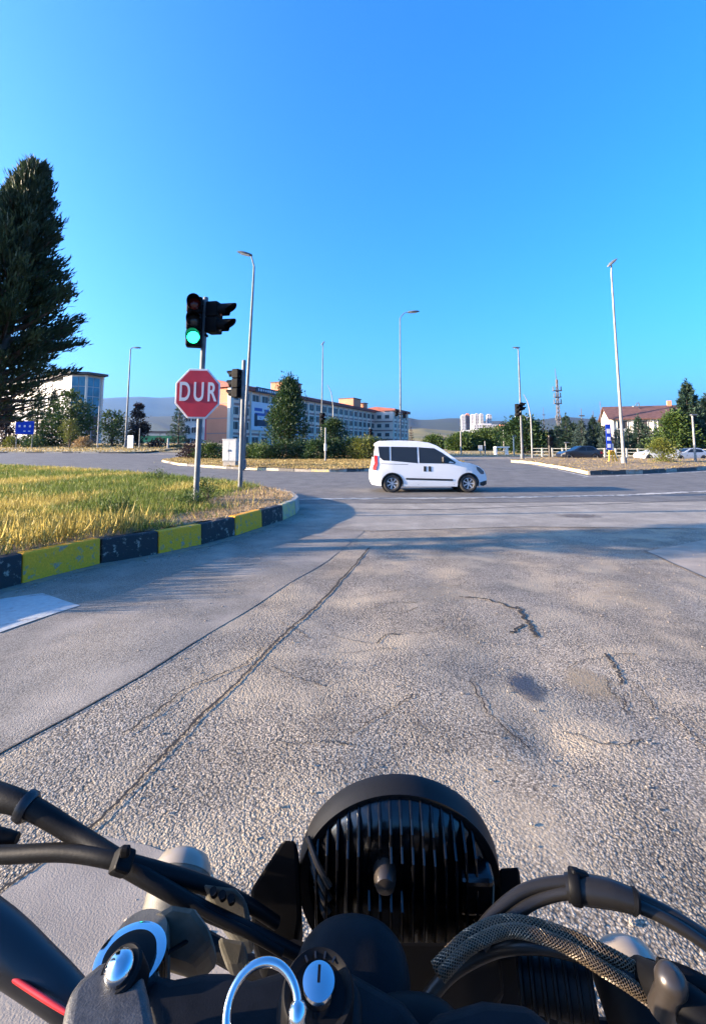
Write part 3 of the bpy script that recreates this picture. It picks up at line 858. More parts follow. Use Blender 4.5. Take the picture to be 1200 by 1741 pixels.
# --- white office block on the left with a glazed corner tower
ob0 = Vector((-59.3, 100, 1.7)); obd = (Vector((-57.5, 100, 0)) - Vector((-103, 128, 0))).normalized()
off = empty('office_block', ob0, math.atan2(obd.y, obd.x), 'white five storey office block with glazed corner tower', 'building')
HO = 15.2; LO = 55
MB().box((-LO / 2 - 2, 2.5, HO / 2), (LO, 5, HO)).build('wall', M_lwall, off)
MB().box((-LO / 2 - 1.2, 2.4, HO + .2), (LO + 2.5, 7.4, .4)).build('roof', M_eave, off)
MB().box((-LO / 2 - 2, 2.5, HO + .9), (LO - 6, 3, 1.0)).build('roof_upstand', M_roofd, off)
for k in range(17):
    for fl in range(5):
        window(off, (-4.4 - k * 3.1, -.06, fl * 3.0 + 1.0), 0, 1.6, 1.7, M_wframe, M_pane)
for fl in range(1, 5):
    MB().box((-LO / 2 - 2, -.03, fl * 3.0 + .1), (LO - .2, .12, .25)).build('floor_band', M_cream, off)
tw = MB()
oct_ = [(-2.2, -1.6), (-.2, -2.6), (2.4, -2.2), (4.4, -.4), (4.4, 3.2), (-2.2, 4.6)]
tw.prism([(x, y, 0) for x, y in oct_], (0, 0, HO - .1)); tw.build('tower_core', M_lwall, off)
MB().prism([(x * 1.35 - .2, y * 1.2 - .2, HO) for x, y in oct_], (0, 0, .45)).build('tower_eave', M_eave, off)
for a, b_ in zip(oct_[2:3], oct_[3:4]):
    a, b_ = Vector((*a, 0)), Vector((*b_, 0)); d = (b_ - a); n = Vector((d.y, -d.x, 0)).normalized(); M = basis(d)
    for fl in range(7):
        for k in range(2):
            c = a + d * ((k + .5) / 2) + n * .05 + Vector((0, 0, .6 + fl * 2.03 + .95))
            MB().box(c, (d.length / 2 - .12, .08, 1.9), M).build('glass_panel', M_teal if fl > 2 else M_pane, off)
for fl in range(7):
    for k in range(2):
        MB().box((4.43, .55 + 1.35 * k, .6 + fl * 2.03 + .95), (.08, 1.2, 1.9)).build('glass_panel', M_teal if fl > 2 else M_pane, off)
for y in (-.3, 3.1):
    MB().box((4.5, y, HO / 2), (.4, .4, HO - .2)).build('column', M_cream, off)
for k in range(3): MB().box((-9 - 6 * k, 2.5, HO + 1.7), (1.2, 1.2, 1.6)).build('chimney', M_cream, off)

# --- school with tiled gable roof on the right
sd = Vector((1, -.34, 0)).normalized()
sch = empty('school_building', (50.4, 92, 1.4), math.atan2(sd.y, sd.x), 'cream two storey school with brown tiled gable roof', 'building')
LS, DS, HS = 42.0, 11.0, 6.0
MB().box((LS / 2, DS / 2, HS / 2), (LS, DS, HS)).build('wall', M_cream, sch)
MB().prism([(-.02, 0, HS), (-.02, DS, HS), (-.02, DS / 2, HS + 2.3)], (.3, 0, 0)).build('gable', M_cream, sch)
MB().prism([(-.5, -.9, HS - .35), (-.5, DS / 2, HS + 2.45), (-.5, DS + .9, HS - .35), (-.5, DS + .9, HS - .15), (-.5, DS / 2, HS + 2.7), (-.5, -.9, HS - .15)], (LS + 1, 0, 0)).build('roof', M_tile, sch)
MB().box((11.5, DS / 2, HS + 3), (.7, .7, 1.2)).build('chimney', M_salmon, sch)
for k in range(12):
    for fl in range(2):
        window(sch, (2.0 + k * 3.4, -.06, fl * 3.0 + .9), 0, 1.7, 1.6, M_wframe, M_pane)
for k in range(13):
    MB().box((.3 + k * 3.4, -.12, HS / 2), (.35, .25, HS - .1)).build('pilaster', M_wframe, sch)
MB().box((LS / 2, -.04, 3.0), (LS - .2, .14, .3)).build('floor_band', M_wframe, sch)

# --- far housing estate on the ridge
def far_block(pxl, pxr, pyt, pyb, Yd, m, label, depth=22, group='tower blocks on the far ridge'):
    a, b_ = at(pxl, pyb, Yd), at(pxr, pyb, Yd); top = at(pxl, pyt, Yd).z
    w = b_.x - a.x; h = top - a.z + 12
    o = empty('tower_block', ((a.x + b_.x) / 2, Yd, a.z - 12), R(-8), label, 'building', group)
    MB().box((0, depth / 2, h / 2), (w, depth, h)).build('wall', m, o)
    MB().box((0, depth / 2, h + 1.2), (w * .5, depth * .5, 2.4)).build('roof_house', m, o)
    nf = max(2, int(h / 3.6)); nc = max(2, int(w / 4))
    mb = MB()
    for i in range(nf):
        for j in range(nc):
            mb.box((-w / 2 + (j + .5) * w / nc, -.1, (i + .5) * h / nf), (w / nc * .5, .3, h / nf * .45))
    tag(mb.build('windows', M_pane, o), kind='stuff')
T = [(785, 792, 706, 738, 1150, M_lwall, 'pale slab tower, leftmost of the far estate'), (792, 799, 704, 724, 1160, M_salmon, 'pinkish tower block second from the left of the far estate'),
     (801, 807, 705, 724, 1260, M_lwall, 'white tower block behind the dome of the far estate'), (808, 815, 704, 724, 1190, M_tow, 'grey tower block left of the tallest pair on the ridge'),
     (816, 822, 704, 724, 1230, M_tow, 'grey tower block right of the tallest pair on the ridge'), (828, 836, 705, 724, 1180, M_tow, 'grey tower block standing apart at the estate end'),
     (780, 806, 733, 742, 850, M_lwall, 'low white house below the leftmost far tower'), (806, 846, 722, 741, 800, M_tow, 'long low white hall below the far towers'),
     (848, 862, 724, 738, 700, M_salmon, 'small pinkish house above the mid trees'), (880, 892, 706, 730, 900, M_lwall, 'white block right of the long hall, behind the round tree'),
     (893, 899, 709, 728, 950, M_tow, 'narrow grey block behind the tall lamp pole')]
for t in T: far_block(*t)

# ------------------------------------------------------------------ hills
def hill(name, ridge, Yr, Yf, zf, m, label, rough=6.0, n=160, rows=26):
    """Hillside whose skyline was surveyed as pixel heights: rises from the plain at Yf to the ridge at Yr and falls away behind."""
    xs = np.array([at(px, py, Yr).x for px, py in ridge]); zs = np.array([at(px, py, Yr).z for px, py in ridge])
    X = np.linspace(xs[0], xs[-1], n); top = np.interp(X, xs, zs)
    r = np.random.default_rng(len(ridge) + int(Yr)); V = []
    ph = r.uniform(0, 6.28, 12); fr = r.uniform(2, 30, 12) / (xs[-1] - xs[0]) * 2
    nz = sum(np.sin(X * f + p) / (1 + f * (xs[-1] - xs[0]) * .08) for f, p in zip(fr, ph))
    top = top + nz * rough
    R_ = list(np.linspace(0, 1, rows)) + [1.15, 1.4]
    for t in R_:
        yy = Yf + (Yr - Yf) * t
        k = t ** 1.15 if t <= 1 else max(0, 1 - (t - 1) * 2.5)
        bump = rough * .7 * np.sin(X * fr[0] * 2 + 9 * t + ph[0]) * np.sin(5.5 * t + X * fr[3] + ph[1]) * (0 if t in (0, 1) else min(1, 4 * abs(1 - t)))
        V.append(np.stack([X * (yy / Yr if t < 1 else 1), np.full(n, yy), zf + (top - zf) * k + bump], 1))
    V = np.concatenate(V); nr = len(R_)
    i = (np.arange(nr - 1)[:, None] * n + np.arange(n - 1)[None, :]).ravel()
    return tag(np_mesh(name, V, np.stack([i, i + 1, i + n + 1, i + n], 1), m, smooth=True), label, kind='structure')
hill('mountain', [(-900, 720), (-500, 690), (-200, 678), (60, 676), (165, 676), (200, 673), (240, 671), (270, 673), (300, 672), (340, 676), (420, 690), (520, 712), (640, 730)], 5200, 3000, 1, M_mount, 'pale blue far mountain on the left', 14)
hill('hill', [(-600, 735), (-200, 715), (150, 712), (240, 705), (300, 706), (360, 712), (450, 730), (600, 745)], 1900, 900, 1, M_mount, 'dark wooded hill before the far mountain', 6)
hill('hill', [(450, 735), (600, 722), (660, 713), (692, 711), (712, 714), (735, 712), (762, 708), (785, 708), (812, 713), (850, 712), (880, 715), (960, 712), (1040, 716), (1150, 722), (1400, 726), (1700, 735)], 2100, 900, 1, M_hazeh, 'long scrub covered ridge behind the van', 7)
hill('hill', [(560, 756), (660, 742), (690, 731), (720, 728), (760, 731), (800, 735), (850, 737), (930, 735), (1000, 738), (1080, 742), (1200, 748), (1500, 756)], 520, 240, .8, M_hilly, 'straw yellow hillside right of the long block', 1.5)

hm_ = bpy.data.materials.new('haze_air'); hm_.use_nodes = True
nt = hm_.node_tree; nt.nodes.remove(nt.nodes['Principled BSDF'])
pv = nt.nodes.new('ShaderNodeVolumePrincipled'); pv.inputs['Color'].default_value = (.14, .44, 1.0, 1); pv.inputs['Density'].default_value = HAZE; pv.inputs['Anisotropy'].default_value = .3
nt.links.new(pv.outputs[0], [n for n in nt.nodes if n.type == 'OUTPUT_MATERIAL'][0].inputs['Volume'])
tag(MB().box((0, 0, 348), (14200, 14200, 704)).build('haze', hm_), 'thin bluish air over the whole place', kind='stuff')

# ------------------------------------------------------------------ trees and bushes
def trunk(name, pts, rads, parent, limbs=()):
    mb = MB().tube(pts, rads, 9, smooth=4)
    for p, r in limbs: mb.tube(p, r, 5, smooth=3)
    return mb.build(name, M_bark, parent, smooth=True)

def big_cypress(base, h, rmax, label, seed, nl=210, per=150, leafL=.17, low=.16, lean=(0, 0), m=None, group=None, prof_pts=None):
    """Upswept conifer: limbs rise from the trunk and carry feathery sprays; the profile is widest low down."""
    r = np.random.default_rng(seed)
    o = empty('cypress_tree', base, 0, label, 'tree', group)
    pt = prof_pts or ([0, .08, .22, .45, .7, .9, 1], [.45, .85, 1.0, .86, .58, .26, .05])
    prof = lambda t: rmax * np.interp(t, *pt)
    Ps, Ds, limbs = [], [], []
    for i in range(nl):
        t = (i + r.uniform(0, 1)) / nl; t = t ** .9
        z0 = h * (low + (1 - low) * t * .95); a = i * 2.399 + r.uniform(-.3, .3)
        L = prof(t) * r.uniform(.62, 1.2) + .06; up = np.interp(t, [0, .4, 1], [.12, .5, 1.3]) + r.uniform(-.1, .15)
        d = np.array([math.cos(a), math.sin(a), up]); d /= np.linalg.norm(d)
        c = np.array([lean[0] * t, lean[1] * t, z0]); reach = L / max(.35, math.hypot(d[0], d[1])); reach = min(reach, L * 1.5)
        p = [c, c + d * reach * .5 - np.array([0, 0, .06 * L]), c + d * reach]
        limbs.append((p, [.018 + .035 * (1 - t), .014 + .012 * (1 - t), .004]))
        n = int(per * (0.35 + .65 * L / rmax) * (.3 if t < .10 else .65 if t < .2 else 1))
        s = r.uniform(.2, 1.0, n) ** .7
        pos = c + d * reach * s[:, None]
        spread = (.03 + .15 * rmax / 2.6 * (1 - .6 * s))[:, None]
        pos = pos + r.normal(size=(n, 3)) * spread * np.array([1, 1, .8])
        dd = d * 1.0 + np.array([0, 0, .55]) + r.normal(size=(n, 3)) * .38
        Ps.append(pos); Ds.append(dd)
    Pn, Dn = np.concatenate(Ps), np.concatenate(Ds)
    trunk('trunk', [(0, 0, -.2), (lean[0] * .1, lean[1] * .1, h * .25), (lean[0] * .5, lean[1] * .5, h * .6), (lean[0], lean[1], h * .97)], [.17, .14, .09, .02], o, limbs)
    leaves('crown', Pn, Dn, r.uniform(.6, 1.4, len(Pn)) * leafL, r.uniform(.6, 1.3, len(Pn)) * leafL * .22, m or M_needle, o, bend=.10)
    return o

def spruce(base, h, rmax, label, seed, m, layers=16, per=900, leaf=None, group=None):
    """Layered conifer: whorls of drooping boughs, gaps between the layers, a thin leader."""
    r = np.random.default_rng(seed); leaf = leaf or h * .035
    o = empty('spruce_tree', base, 0, label, 'tree', group)
    Ps, Ds, limbs = [], [], []
    for k in range(layers):
        t = k / layers; z = h * (.06 + .90 * t); Lk = rmax * (1 - t) ** .9 + .12
        nb = max(5, int(11 - 5 * t))
        for j in range(nb):
            a = 2 * math.pi * (j + r.uniform(-.3, .3)) / nb + k * .9; L = Lk * r.uniform(.75, 1.15)
            d = np.array([math.cos(a), math.sin(a), r.uniform(-.22, .1) + .5 * t]); c = np.array([0, 0, z + r.uniform(-.02, .02) * h])
            limbs.append(([c, c + d * L * .6, c + d * L + np.array([0, 0, .04 * L])], [.012 * h * .3, .006 * h * .3, .001 * h]))
            n = max(6, int(per / layers / 3 * (.3 + L / rmax)))
            s = r.uniform(.12, 1.0, n) ** .8; side = np.array([-d[1], d[0], 0])
            pos = c + d * L * s[:, None] + side * (r.normal(size=(n, 1)) * .16 * L * (1.15 - s[:, None])) + np.array([0, 0, 1]) * r.normal(size=(n, 1)) * .018 * h
            Ps.append(pos); Ds.append(d * .8 + side * r.normal(size=(n, 1)) * .8 + np.array([0, 0, 1]) * r.normal(-.1, .35, (n, 1)))
    n = 40; s = r.uniform(.9, 1.02, n)
    Ps.append(np.stack([r.normal(0, .012 * h, n), r.normal(0, .012 * h, n), s * h], 1)); Ds.append(np.stack([r.normal(0, .3, n), r.normal(0, .3, n), np.ones(n)], 1))
    P, D = np.concatenate(Ps), np.concatenate(Ds)
    trunk('trunk', [(0, 0, -.2), (0, 0, h * .5), (0, 0, h * .98)], [.022 * h, .013 * h, .003 * h], o, limbs)
    leaves('crown', P, D, r.uniform(.6, 1.4, len(P)) * leaf, r.uniform(.7, 1.3, len(P)) * leaf * .4, m, o)
    return o

def clump_tree(name, base, h, prof, rmax, label, seed, m, z0=.15, clumps=60, per=60, leaf=.3, spiky=0., cat='tree', group=None, trunk_r=None, stems=1, elong=.55):
    """Crown of leaf clumps gathered near the surface of a turned profile, a few deeper inside, on a trunk with limbs."""
    r = np.random.default_rng(seed)
    o = empty(name, base, 0, label, cat, group)
    tr = trunk_r or .02 * h + .03
    ts = np.linspace(0, 1, len(prof)); Ps, Ds, limbs = [], [], []
    for i in range(clumps):
        t = r.uniform(0, 1) ** .9; a = r.uniform(0, 6.283); rr = np.interp(t, ts, prof) * rmax * (r.uniform(.55, 1.0) if r.uniform() < .8 else r.uniform(0, .55))
        c = np.array([rr * math.cos(a), rr * math.sin(a), h * (z0 + (1 - z0) * t)])
        cs = rmax * r.uniform(.16, .32) * (.55 + .45 * np.interp(t, ts, prof))
        n = int(per * r.uniform(.6, 1.3))
        q = r.normal(size=(n, 3)) * cs * np.array([1, 1, .8 + spiky])
        Ps.append(c + q); out = unit(q + c * np.array([1, 1, 0]) * .3); Ds.append(out + np.array([0, 0, .2 + spiky]) + r.normal(size=(n, 3)) * .5)
        if i % 4 == 0:
            limbs.append(([(0, 0, h * z0 * .6), (c[0] * .4, c[1] * .4, (c[2] + h * z0 * .6) * .5), tuple(c)], [tr * .4, tr * .25, tr * .08]))
    P, D = np.concatenate(Ps), np.concatenate(Ds)
    P[:, 2] = np.maximum(P[:, 2], .03)
    if stems == 1:
        trunk('trunk', [(0, 0, -.1), (.02 * h, 0, h * .35), (0, 0, h * .8)], [tr, tr * .8, tr * .25], o, limbs)
    else:
        trunk('stem', [(0, 0, -.1), (.02 * h, 0, h * .35), (0, 0, h * .8)], [tr, tr * .7, tr * .25], o, limbs)
    leaves('crown', P, D, r.uniform(.6, 1.4, len(P)) * leaf, r.uniform(.7, 1.3, len(P)) * leaf * elong, m, o)
    return o
EGG = [.35, .75, .98, 1.0, .92, .78, .58, .34, .1]
BALL = [.4, .8, .97, 1.0, .97, .85, .6, .25]
CONE = [.75, 1.0, .95, .82, .66, .48, .3, .12]
DOME = [.9, 1.0, 1.0, .95, .85, .65, .35]

def gz(x, y): return Vector((x, y, Hf(x, y)))
big_cypress(gz(-5.9, 7.5) + Vector((0, 0, .3)), at(20, 272, 7.5).z - .3, 1.03, 'tall dark cypress leaning in at the left edge', 5, nl=230, per=270, leafL=.12, low=.27, lean=(.58, 0),
            prof_pts=([0, .06, .16, .28, .45, .65, .85, 1], [.50, .72, .98, 1.0, .76, .46, .20, .02]))
big_cypress(gz(-9.6, 6.5) + Vector((0, 0, .3)), 6.2, 1.25, 'unseen cypress added left of the tall one to widen its road shadow', 31, nl=120, per=110, leafL=.17, low=.30)  # extra tree out of view, added to broaden the shadow band on the road

def px_tree(fn, px, pyb, pyt, halfw, Yd, *a, **k):
    """Tree whose base stands on the ground at distance Yd under a pixel column."""
    b = at(px, pyb, Yd); h = at(px, pyt, Yd).z; g = Vector((b.x, Yd, Hf(b.x, Yd) + .05)); s = Yd * 1.0 / 800
    return fn(g, h - g.z, halfw * s, *a, **k)
# left
px_tree(spruce, 62, 745, 666, 26, 75, 'dark conifer left of the clump before the office block', 41, M_leafd, layers=14, per=2200)
px_tree(spruce, 88, 745, 664, 24, 74, 'dark conifer in the middle of the clump before the office block', 42, M_leafd, layers=14, per=2200)
b = at(120, 745, 73); clump_tree('tree', gz(b.x, 73), at(120, 668, 73).z - Hf(b.x, 73), BALL, 2.5, 'leafy tree at the foot of the glazed tower', 43, M_leafm, .12, 70, 50, .42)
b = at(8, 748, 70); clump_tree('tree', gz(b.x, 70), at(8, 678, 70).z - Hf(b.x, 70), CONE, 1.5, 'brownish conifer at the left edge beside the blue board', 44, M_purple, .05, 50, 45, .4)
b = at(118, 752, 66); clump_tree('tree', gz(b.x, 66), at(118, 713, 66).z - Hf(b.x, 66), BALL, 1.1, 'small yellow green sapling before the clump', 45, M_leafy, .3, 30, 40, .25)
b = at(190, 752, 72); clump_tree('bush', gz(b.x, 72), at(190, 702, 72).z - Hf(b.x, 72), DOME, 2.1, 'loose grey green bush left of the lamp post', 46, M_leafm, .05, 46, 46, .35, cat='bush', stems=3)
b = at(233, 752, 74); clump_tree('tree', gz(b.x, 74), at(233, 689, 74).z - Hf(b.x, 74), EGG, 1.35, 'dark purplish egg shaped tree right of the left lamp post', 47, M_purple, .08, 60, 60, .3)
px_tree(spruce, 303, 758, 682, 20, 70, 'open branched spruce half hidden by the stop sign', 48, M_spruce, layers=11, per=1300)
for i, (px, py, w, col, lab) in enumerate(((20, 752, 14, M_leafy, 'low yellow bush under the blue board'), (60, 752, 16, M_leafm, 'low green bush right of the blue board'), (140, 754, 14, M_straw, 'dry bush before the glazed tower'), (268, 757, 15, M_purple, 'dark low bush left of the stop sign pole'))):
    b = at(px, py, 68); clump_tree('bush', gz(b.x, 68), 1.3, DOME, w * .085, lab, 60 + i, col, .05, 22, 34, .28, cat='bush', stems=3)
# middle
b = at(489, 760, 52); clump_tree('tree', gz(b.x, 52), at(489, 650, 52).z - Hf(b.x, 52), [.3, .78, 1.0, .98, .86, .68, .48, .28, .1], 1.95, 'egg shaped evergreen with pointed tip before the long block', 50, M_leafd, .17, 150, 80, .26, spiky=.7)
b = at(567, 760, 56); clump_tree('tree', gz(b.x, 56), at(567, 716, 56).z - Hf(b.x, 56), BALL, 1.5, 'low round dark tree right of the egg shaped evergreen', 51, M_leafd, .03, 90, 70, .22)
hb = [(448, 766, 1.0, 'low hedge bush behind the grey cabinet', M_leafm), (480, 772, 1.25, 'hedge bush under the egg shaped evergreen', M_leafd), (512, 775, 1.35, 'dark hedge bush, third from the grey cabinet', M_leafd), (540, 776, 1.3, 'hedge bush left of the short grey post', M_leafd), (568, 776, 1.45, 'hedge bush right of the short grey post', M_leafd), (598, 775, 1.5, 'hedge bush left of the yellowish bush', M_leafd), (620, 768, 1.6, 'yellow green bush behind the van tail', M_leafy), (645, 774, 1.3, 'last hedge bush, half hidden by the van', M_leafd), (425, 770, .9, 'straggly bush left of the near lamp post', M_leafm), (360, 765, 1.0, 'straggly bush between stop sign and cabinet', M_leafm), (330, 768, .9, 'reddish bush behind the stop sign pole', M_purple)]
for i, (px, py, h, lab, m) in enumerate(hb):
    Yd = 42 + (i % 3) * .8; b = at(px, py, Yd)
    clump_tree('bush', gz(b.x, Yd) + Vector((0, 0, .12)), h * 1.15, DOME, 1.25, lab, 70 + i, m, .03, 42, 60, .17, cat='bush', stems=3, group='hedge bushes on the far island' if m is M_leafd else None)
for px, Yd, h in ((517, 100, 2.6), (530, 104, 2.4)):
    b = at(px, 755, Yd); spruce(gz(b.x, Yd), h, .9, 'small conifer before the block, %s of the pair' % ('left' if px == 517 else 'right'), int(px), M_leafd, layers=7, per=300)
px_tree(spruce, 699, 755, 727, 8, 90, 'slim dark conifer at the far end of the long block', 53, M_purple, layers=8, per=500)
# right
MID = [(782, 742, 78, 1.9, 'light green tree directly above the van bonnet', M_leafm), (800, 740, 82, 2.4, 'light green tree, second right of the van bonnet', M_leafm), (826, 734, 80, 2.6, 'mid green tree left of the white bus shelter', M_leafm), (850, 730, 84, 2.4, 'dark green tree behind the white bus shelter', M_leafd), (888, 714, 64, 2.5, 'large round dark tree behind the signal lamp post', M_leafd), (918, 738, 86, 2.0, 'yellowish tree between round tree and brown signal', M_leafy), (738, 745, 90, 2.0, 'grey bush seen through the van windscreen', M_leafm)]
for i, (px, pyt, Yd, rr, lab, m) in enumerate(MID):
    b = at(px, 775, Yd); clump_tree('tree', gz(b.x, Yd), at(px, pyt, Yd).z - Hf(b.x, Yd), BALL, rr, lab, 90 + i, m, .03, 90, 60, .36)
SPRUCES = [(938, 728, 66, 11, M_spruce, 'low spruce beside the lattice mast'), (964, 704, 62, 24, M_spruce, 'leftmost tall spruce of the roadside row'), (990, 712, 60, 20, M_spruceb, 'second spruce of the roadside row'), (1010, 708, 62, 22, M_spruce, 'third spruce of the roadside row'), (1031, 722, 58, 16, M_spruceb, 'bluish spruce behind the blue crossing sign'), (1052, 728, 60, 18, M_spruceb, 'pale blue spruce left of the right lamp post'), (1088, 706, 58, 22, M_spruce, 'tall spruce right of the right lamp post'), (1118, 726, 62, 15, M_spruce, 'shorter spruce before the school wall'), (1136, 735, 64, 14, M_spruceb, 'small bluish spruce before the school wall'), (948, 722, 70, 20, M_spruce, 'dark spruce behind the lowest spruce by the mast'), (977, 716, 68, 20, M_spruce, 'spruce filling between first and second of the row'), (1020, 718, 66, 20, M_spruce, 'dark spruce behind the third of the row'), (1070, 726, 64, 18, M_spruce, 'spruce directly behind the right lamp post'), (1102, 722, 66, 18, M_spruce, 'spruce behind the tall one right of the lamp post'), (1174, 648, 54, 40, M_spruce, 'largest spruce at the right edge'), (1206, 672, 56, 34, M_spruce, 'spruce cut by the right edge')]
for i, (px, pyt, Yd, hw, m, lab) in enumerate(SPRUCES):
    px_tree(spruce, px, 772, pyt, hw, Yd, lab, 110 + i, m, layers=17 if hw > 30 else 14, per=7000 if hw > 30 else 4200)
b = at(1150, 772, 52); clump_tree('tree', gz(b.x, 52), at(1150, 706, 52).z - Hf(b.x, 52), CONE, 2.1, 'yellow green tree before the largest spruce', 130, M_leafm, .05, 90, 60, .3)
b = at(1128, 788, 36); clump_tree('bush', gz(b.x, 36) + Vector((0, 0, .15)), at(1128, 748, 36).z - Hf(b.x, 36) - .15, BALL, .85, 'round brownish bush on the right island', 131, M_leafy, .12, 60, 60, .12, cat='bush', stems=3)
# weed by the stop sign pole, low weeds
for px, py, h, rr, lab in ((352, 873, .42, .32, 'tall green weed beside the stop sign pole'), (322, 884, .2, .28, 'low green weed left of the stop sign pole'), (196, 905, .2, .3, 'low weed behind the kerb'), (268, 832, .3, .4, 'bright green weed at the back of the near island')):
    b = G(px, py); b = Vector((b.x * .97, b.y * .97, .0)); b.z = Hf(b.x, b.y) + ISL_H - .03
    clump_tree('weed', b, h, DOME, rr, lab, int(px), M_leafm, .1, 26, 34, .055, cat='weed', stems=3, elong=.35, spiky=.5)

# ------------------------------------------------------------------ street furniture
def text_mesh(s, size, depth, m, name, parent, sx=1., bold=0., space=1.):
    cu = bpy.data.curves.new(name, 'FONT'); cu.body = s; cu.size = size; cu.extrude = depth; cu.offset = bold; cu.space_character = space; cu.align_x = 'CENTER'; cu.align_y = 'CENTER'
    t = bpy.data.objects.new(name, cu); COL.objects.link(t)
    dg = bpy.context.evaluated_depsgraph_get()
    me = bpy.data.meshes.new_from_object(t.evaluated_get(dg)); bpy.data.objects.remove(t)
    for v in me.vertices: v.co.x *= sx
    me.materials.clear(); me.materials.append(m)
    return link(bpy.data.objects.new(name, me), parent)

def lens_unit(parent, z, m, face=1, r=.105, visor=.22, dark=True):
    """One aspect of a signal, facing local -Y: lens and half-tube visor."""
    MX = Matrix.Translation((0, -.135, z)) @ Matrix.Rotation(R(90), 4, 'X')
    l = MB().lathe([(0, .035), (r * .5, .03), (r * .85, .015), (r, 0)], 20, MX).build('lens', m, parent, smooth=True)
    vs, fs = [], []; n = 20
    for i in range(n + 1):
        a = R(-50) + R(280) * i / n
        ca, sa = math.cos(a), math.sin(a)
        ln = visor * (.45 + .55 * max(0, sa) ** .5)
        for rr, yy in ((r * 1.1, -.125), (r * 1.1, -.135 - ln), (r * 1.17, -.135 - ln), (r * 1.17, -.125)):
            vs.append((rr * ca, yy, z + rr * sa))
    for i in range(n):
        for k in range(4):
            fs.append((i * 4 + k, i * 4 + (k + 1) % 4, i * 4 + 4 + (k + 1) % 4, i * 4 + 4 + k))
    MB().add(vs, fs).build('visor', M_black, parent)

def signal_head(parent, loc, rz, lenses, scale=1.0, visor=.22):
    n = len(lenses)
    h = MB()
    for k in range(n):
        h.box((0, 0, -k * .30), (.27, .24, .295))
    o = h.build('signal_head', M_black, parent, bevel=.03, seg=3)
    o.location = loc; o.rotation_euler = (0, 0, rz); o.scale = (scale,) * 3
    for k, m in enumerate(lenses): lens_unit(o, -k * .30, m, visor=visor)
    return o

def pole_obj(name, parent, r0, r1, z1, m, z0=-.1, n=14):
    return MB().lathe([(r0, z0), (r0, z0 + .3), (r1, z1 - .02), (r1 * .85, z1)], n).build(name, m, parent, smooth=True)

# near signal with the stop sign
pb = G(332, 869); pb = pb * (10.6 / pb.y); pb.z = ISL_H - .02
d = at(350, 505, pb.y); top = d.z - pb.z
sig = empty('traffic_signal', pb, 0, 'two headed traffic signal showing green above the stop sign', 'traffic light')
lean = math.atan2(d.x - pb.x, top)
sig.rotation_euler = (0, lean, 0)
pole_obj('pole', sig, .062, .058, top, M_steel)
MB().lathe([(.12, -.06), (.12, .015), (.07, .02)], 16).build('base_plate', M_steel, sig)
zt = top - .12
sh = signal_head(sig, (-.205, -.10, zt - .12), R(-13), [M_rlens, M_dlens, M_green], 1.28)
sh.rotation_euler = (0, R(-1), R(14))
sh2 = signal_head(sig, (.205, .02, zt - .18), R(78), [M_rlens, M_dlens], 1.22, visor=.30)
MB().box((-.02, .01, zt - .1), (.2, .12, .06)).box((-.02, .01, zt - .78), (.2, .12, .06)).build('bracket', M_black, sig, bevel=.01)
MB().lathe([(.066, 1.2), (.066, 1.26)], 14).build('clamp', M_steel, sig)

sp = at(336, 669, pb.y - .13)
stop = empty('stop_sign', sp, R(4), 'red octagonal DUR stop sign on the signal pole', 'sign')
stop.rotation_euler = (0, lean * .6, R(4))
Rs = 36.5 * pb.y / 800 / math.cos(R(22.5)) * .985
def octo(rr, sx=1.0): return [(rr * sx * math.cos(R(22.5 + 45 * k)), 0, rr * math.sin(R(22.5 + 45 * k))) for k in range(8)]
sx_ = .90
MB().prism([(x, 0, z) for x, _, z in octo(Rs * 1.18, .87)], (0, .03, 0)).build('border', M_signw, stop, bevel=.01)
MB().prism([(x, -.006, z) for x, _, z in octo(Rs * 1.18 - .045, .87)], (0, .02, 0)).build('face', M_red, stop)
tx = text_mesh('DUR', .60, .003, M_signw, 'lettering', stop, .58, .010, 1.32)
tx.rotation_euler = (R(90), 0, 0); tx.location = (0, -.011, .02)
# opening the letters a little: spacing comes with the three glyphs of the word
MB().box((0, .05, .2), (.5, .04, .05)).box((0, .05, -.2), (.5, .04, .05)).build('backing_rail', M_steel, stop)

# second signal pole, seen from behind
g2 = G(408, 838); g2 = g2 * (14.2 / g2.y); g2.z = ISL_H - .04
t2 = at(415, 612, g2.y)
sig2 = empty('traffic_signal', g2, 0, 'slim signal pole with black head facing left at the island back', 'traffic light')
sig2.rotation_euler = (0, math.atan2(t2.x - g2.x, t2.z - g2.z), 0)
pole_obj('pole', sig2, .068, .062, t2.z - g2.z, M_steel)
MB().lathe([(.13, -.06), (.13, .02), (.07, .03)], 16).build('base_plate', M_steel, sig2)
hz = at(402, 630, g2.y).z - g2.z
signal_head(sig2, (-.20, .02, hz - .10), R(-112), [M_rlens, M_dlens, M_dlens], .98, visor=.22)
MB().box((-.06, 0, hz - .05), (.18, .06, .05)).box((-.06, 0, hz - .8), (.18, .06, .05)).build('bracket', M_black, sig2)

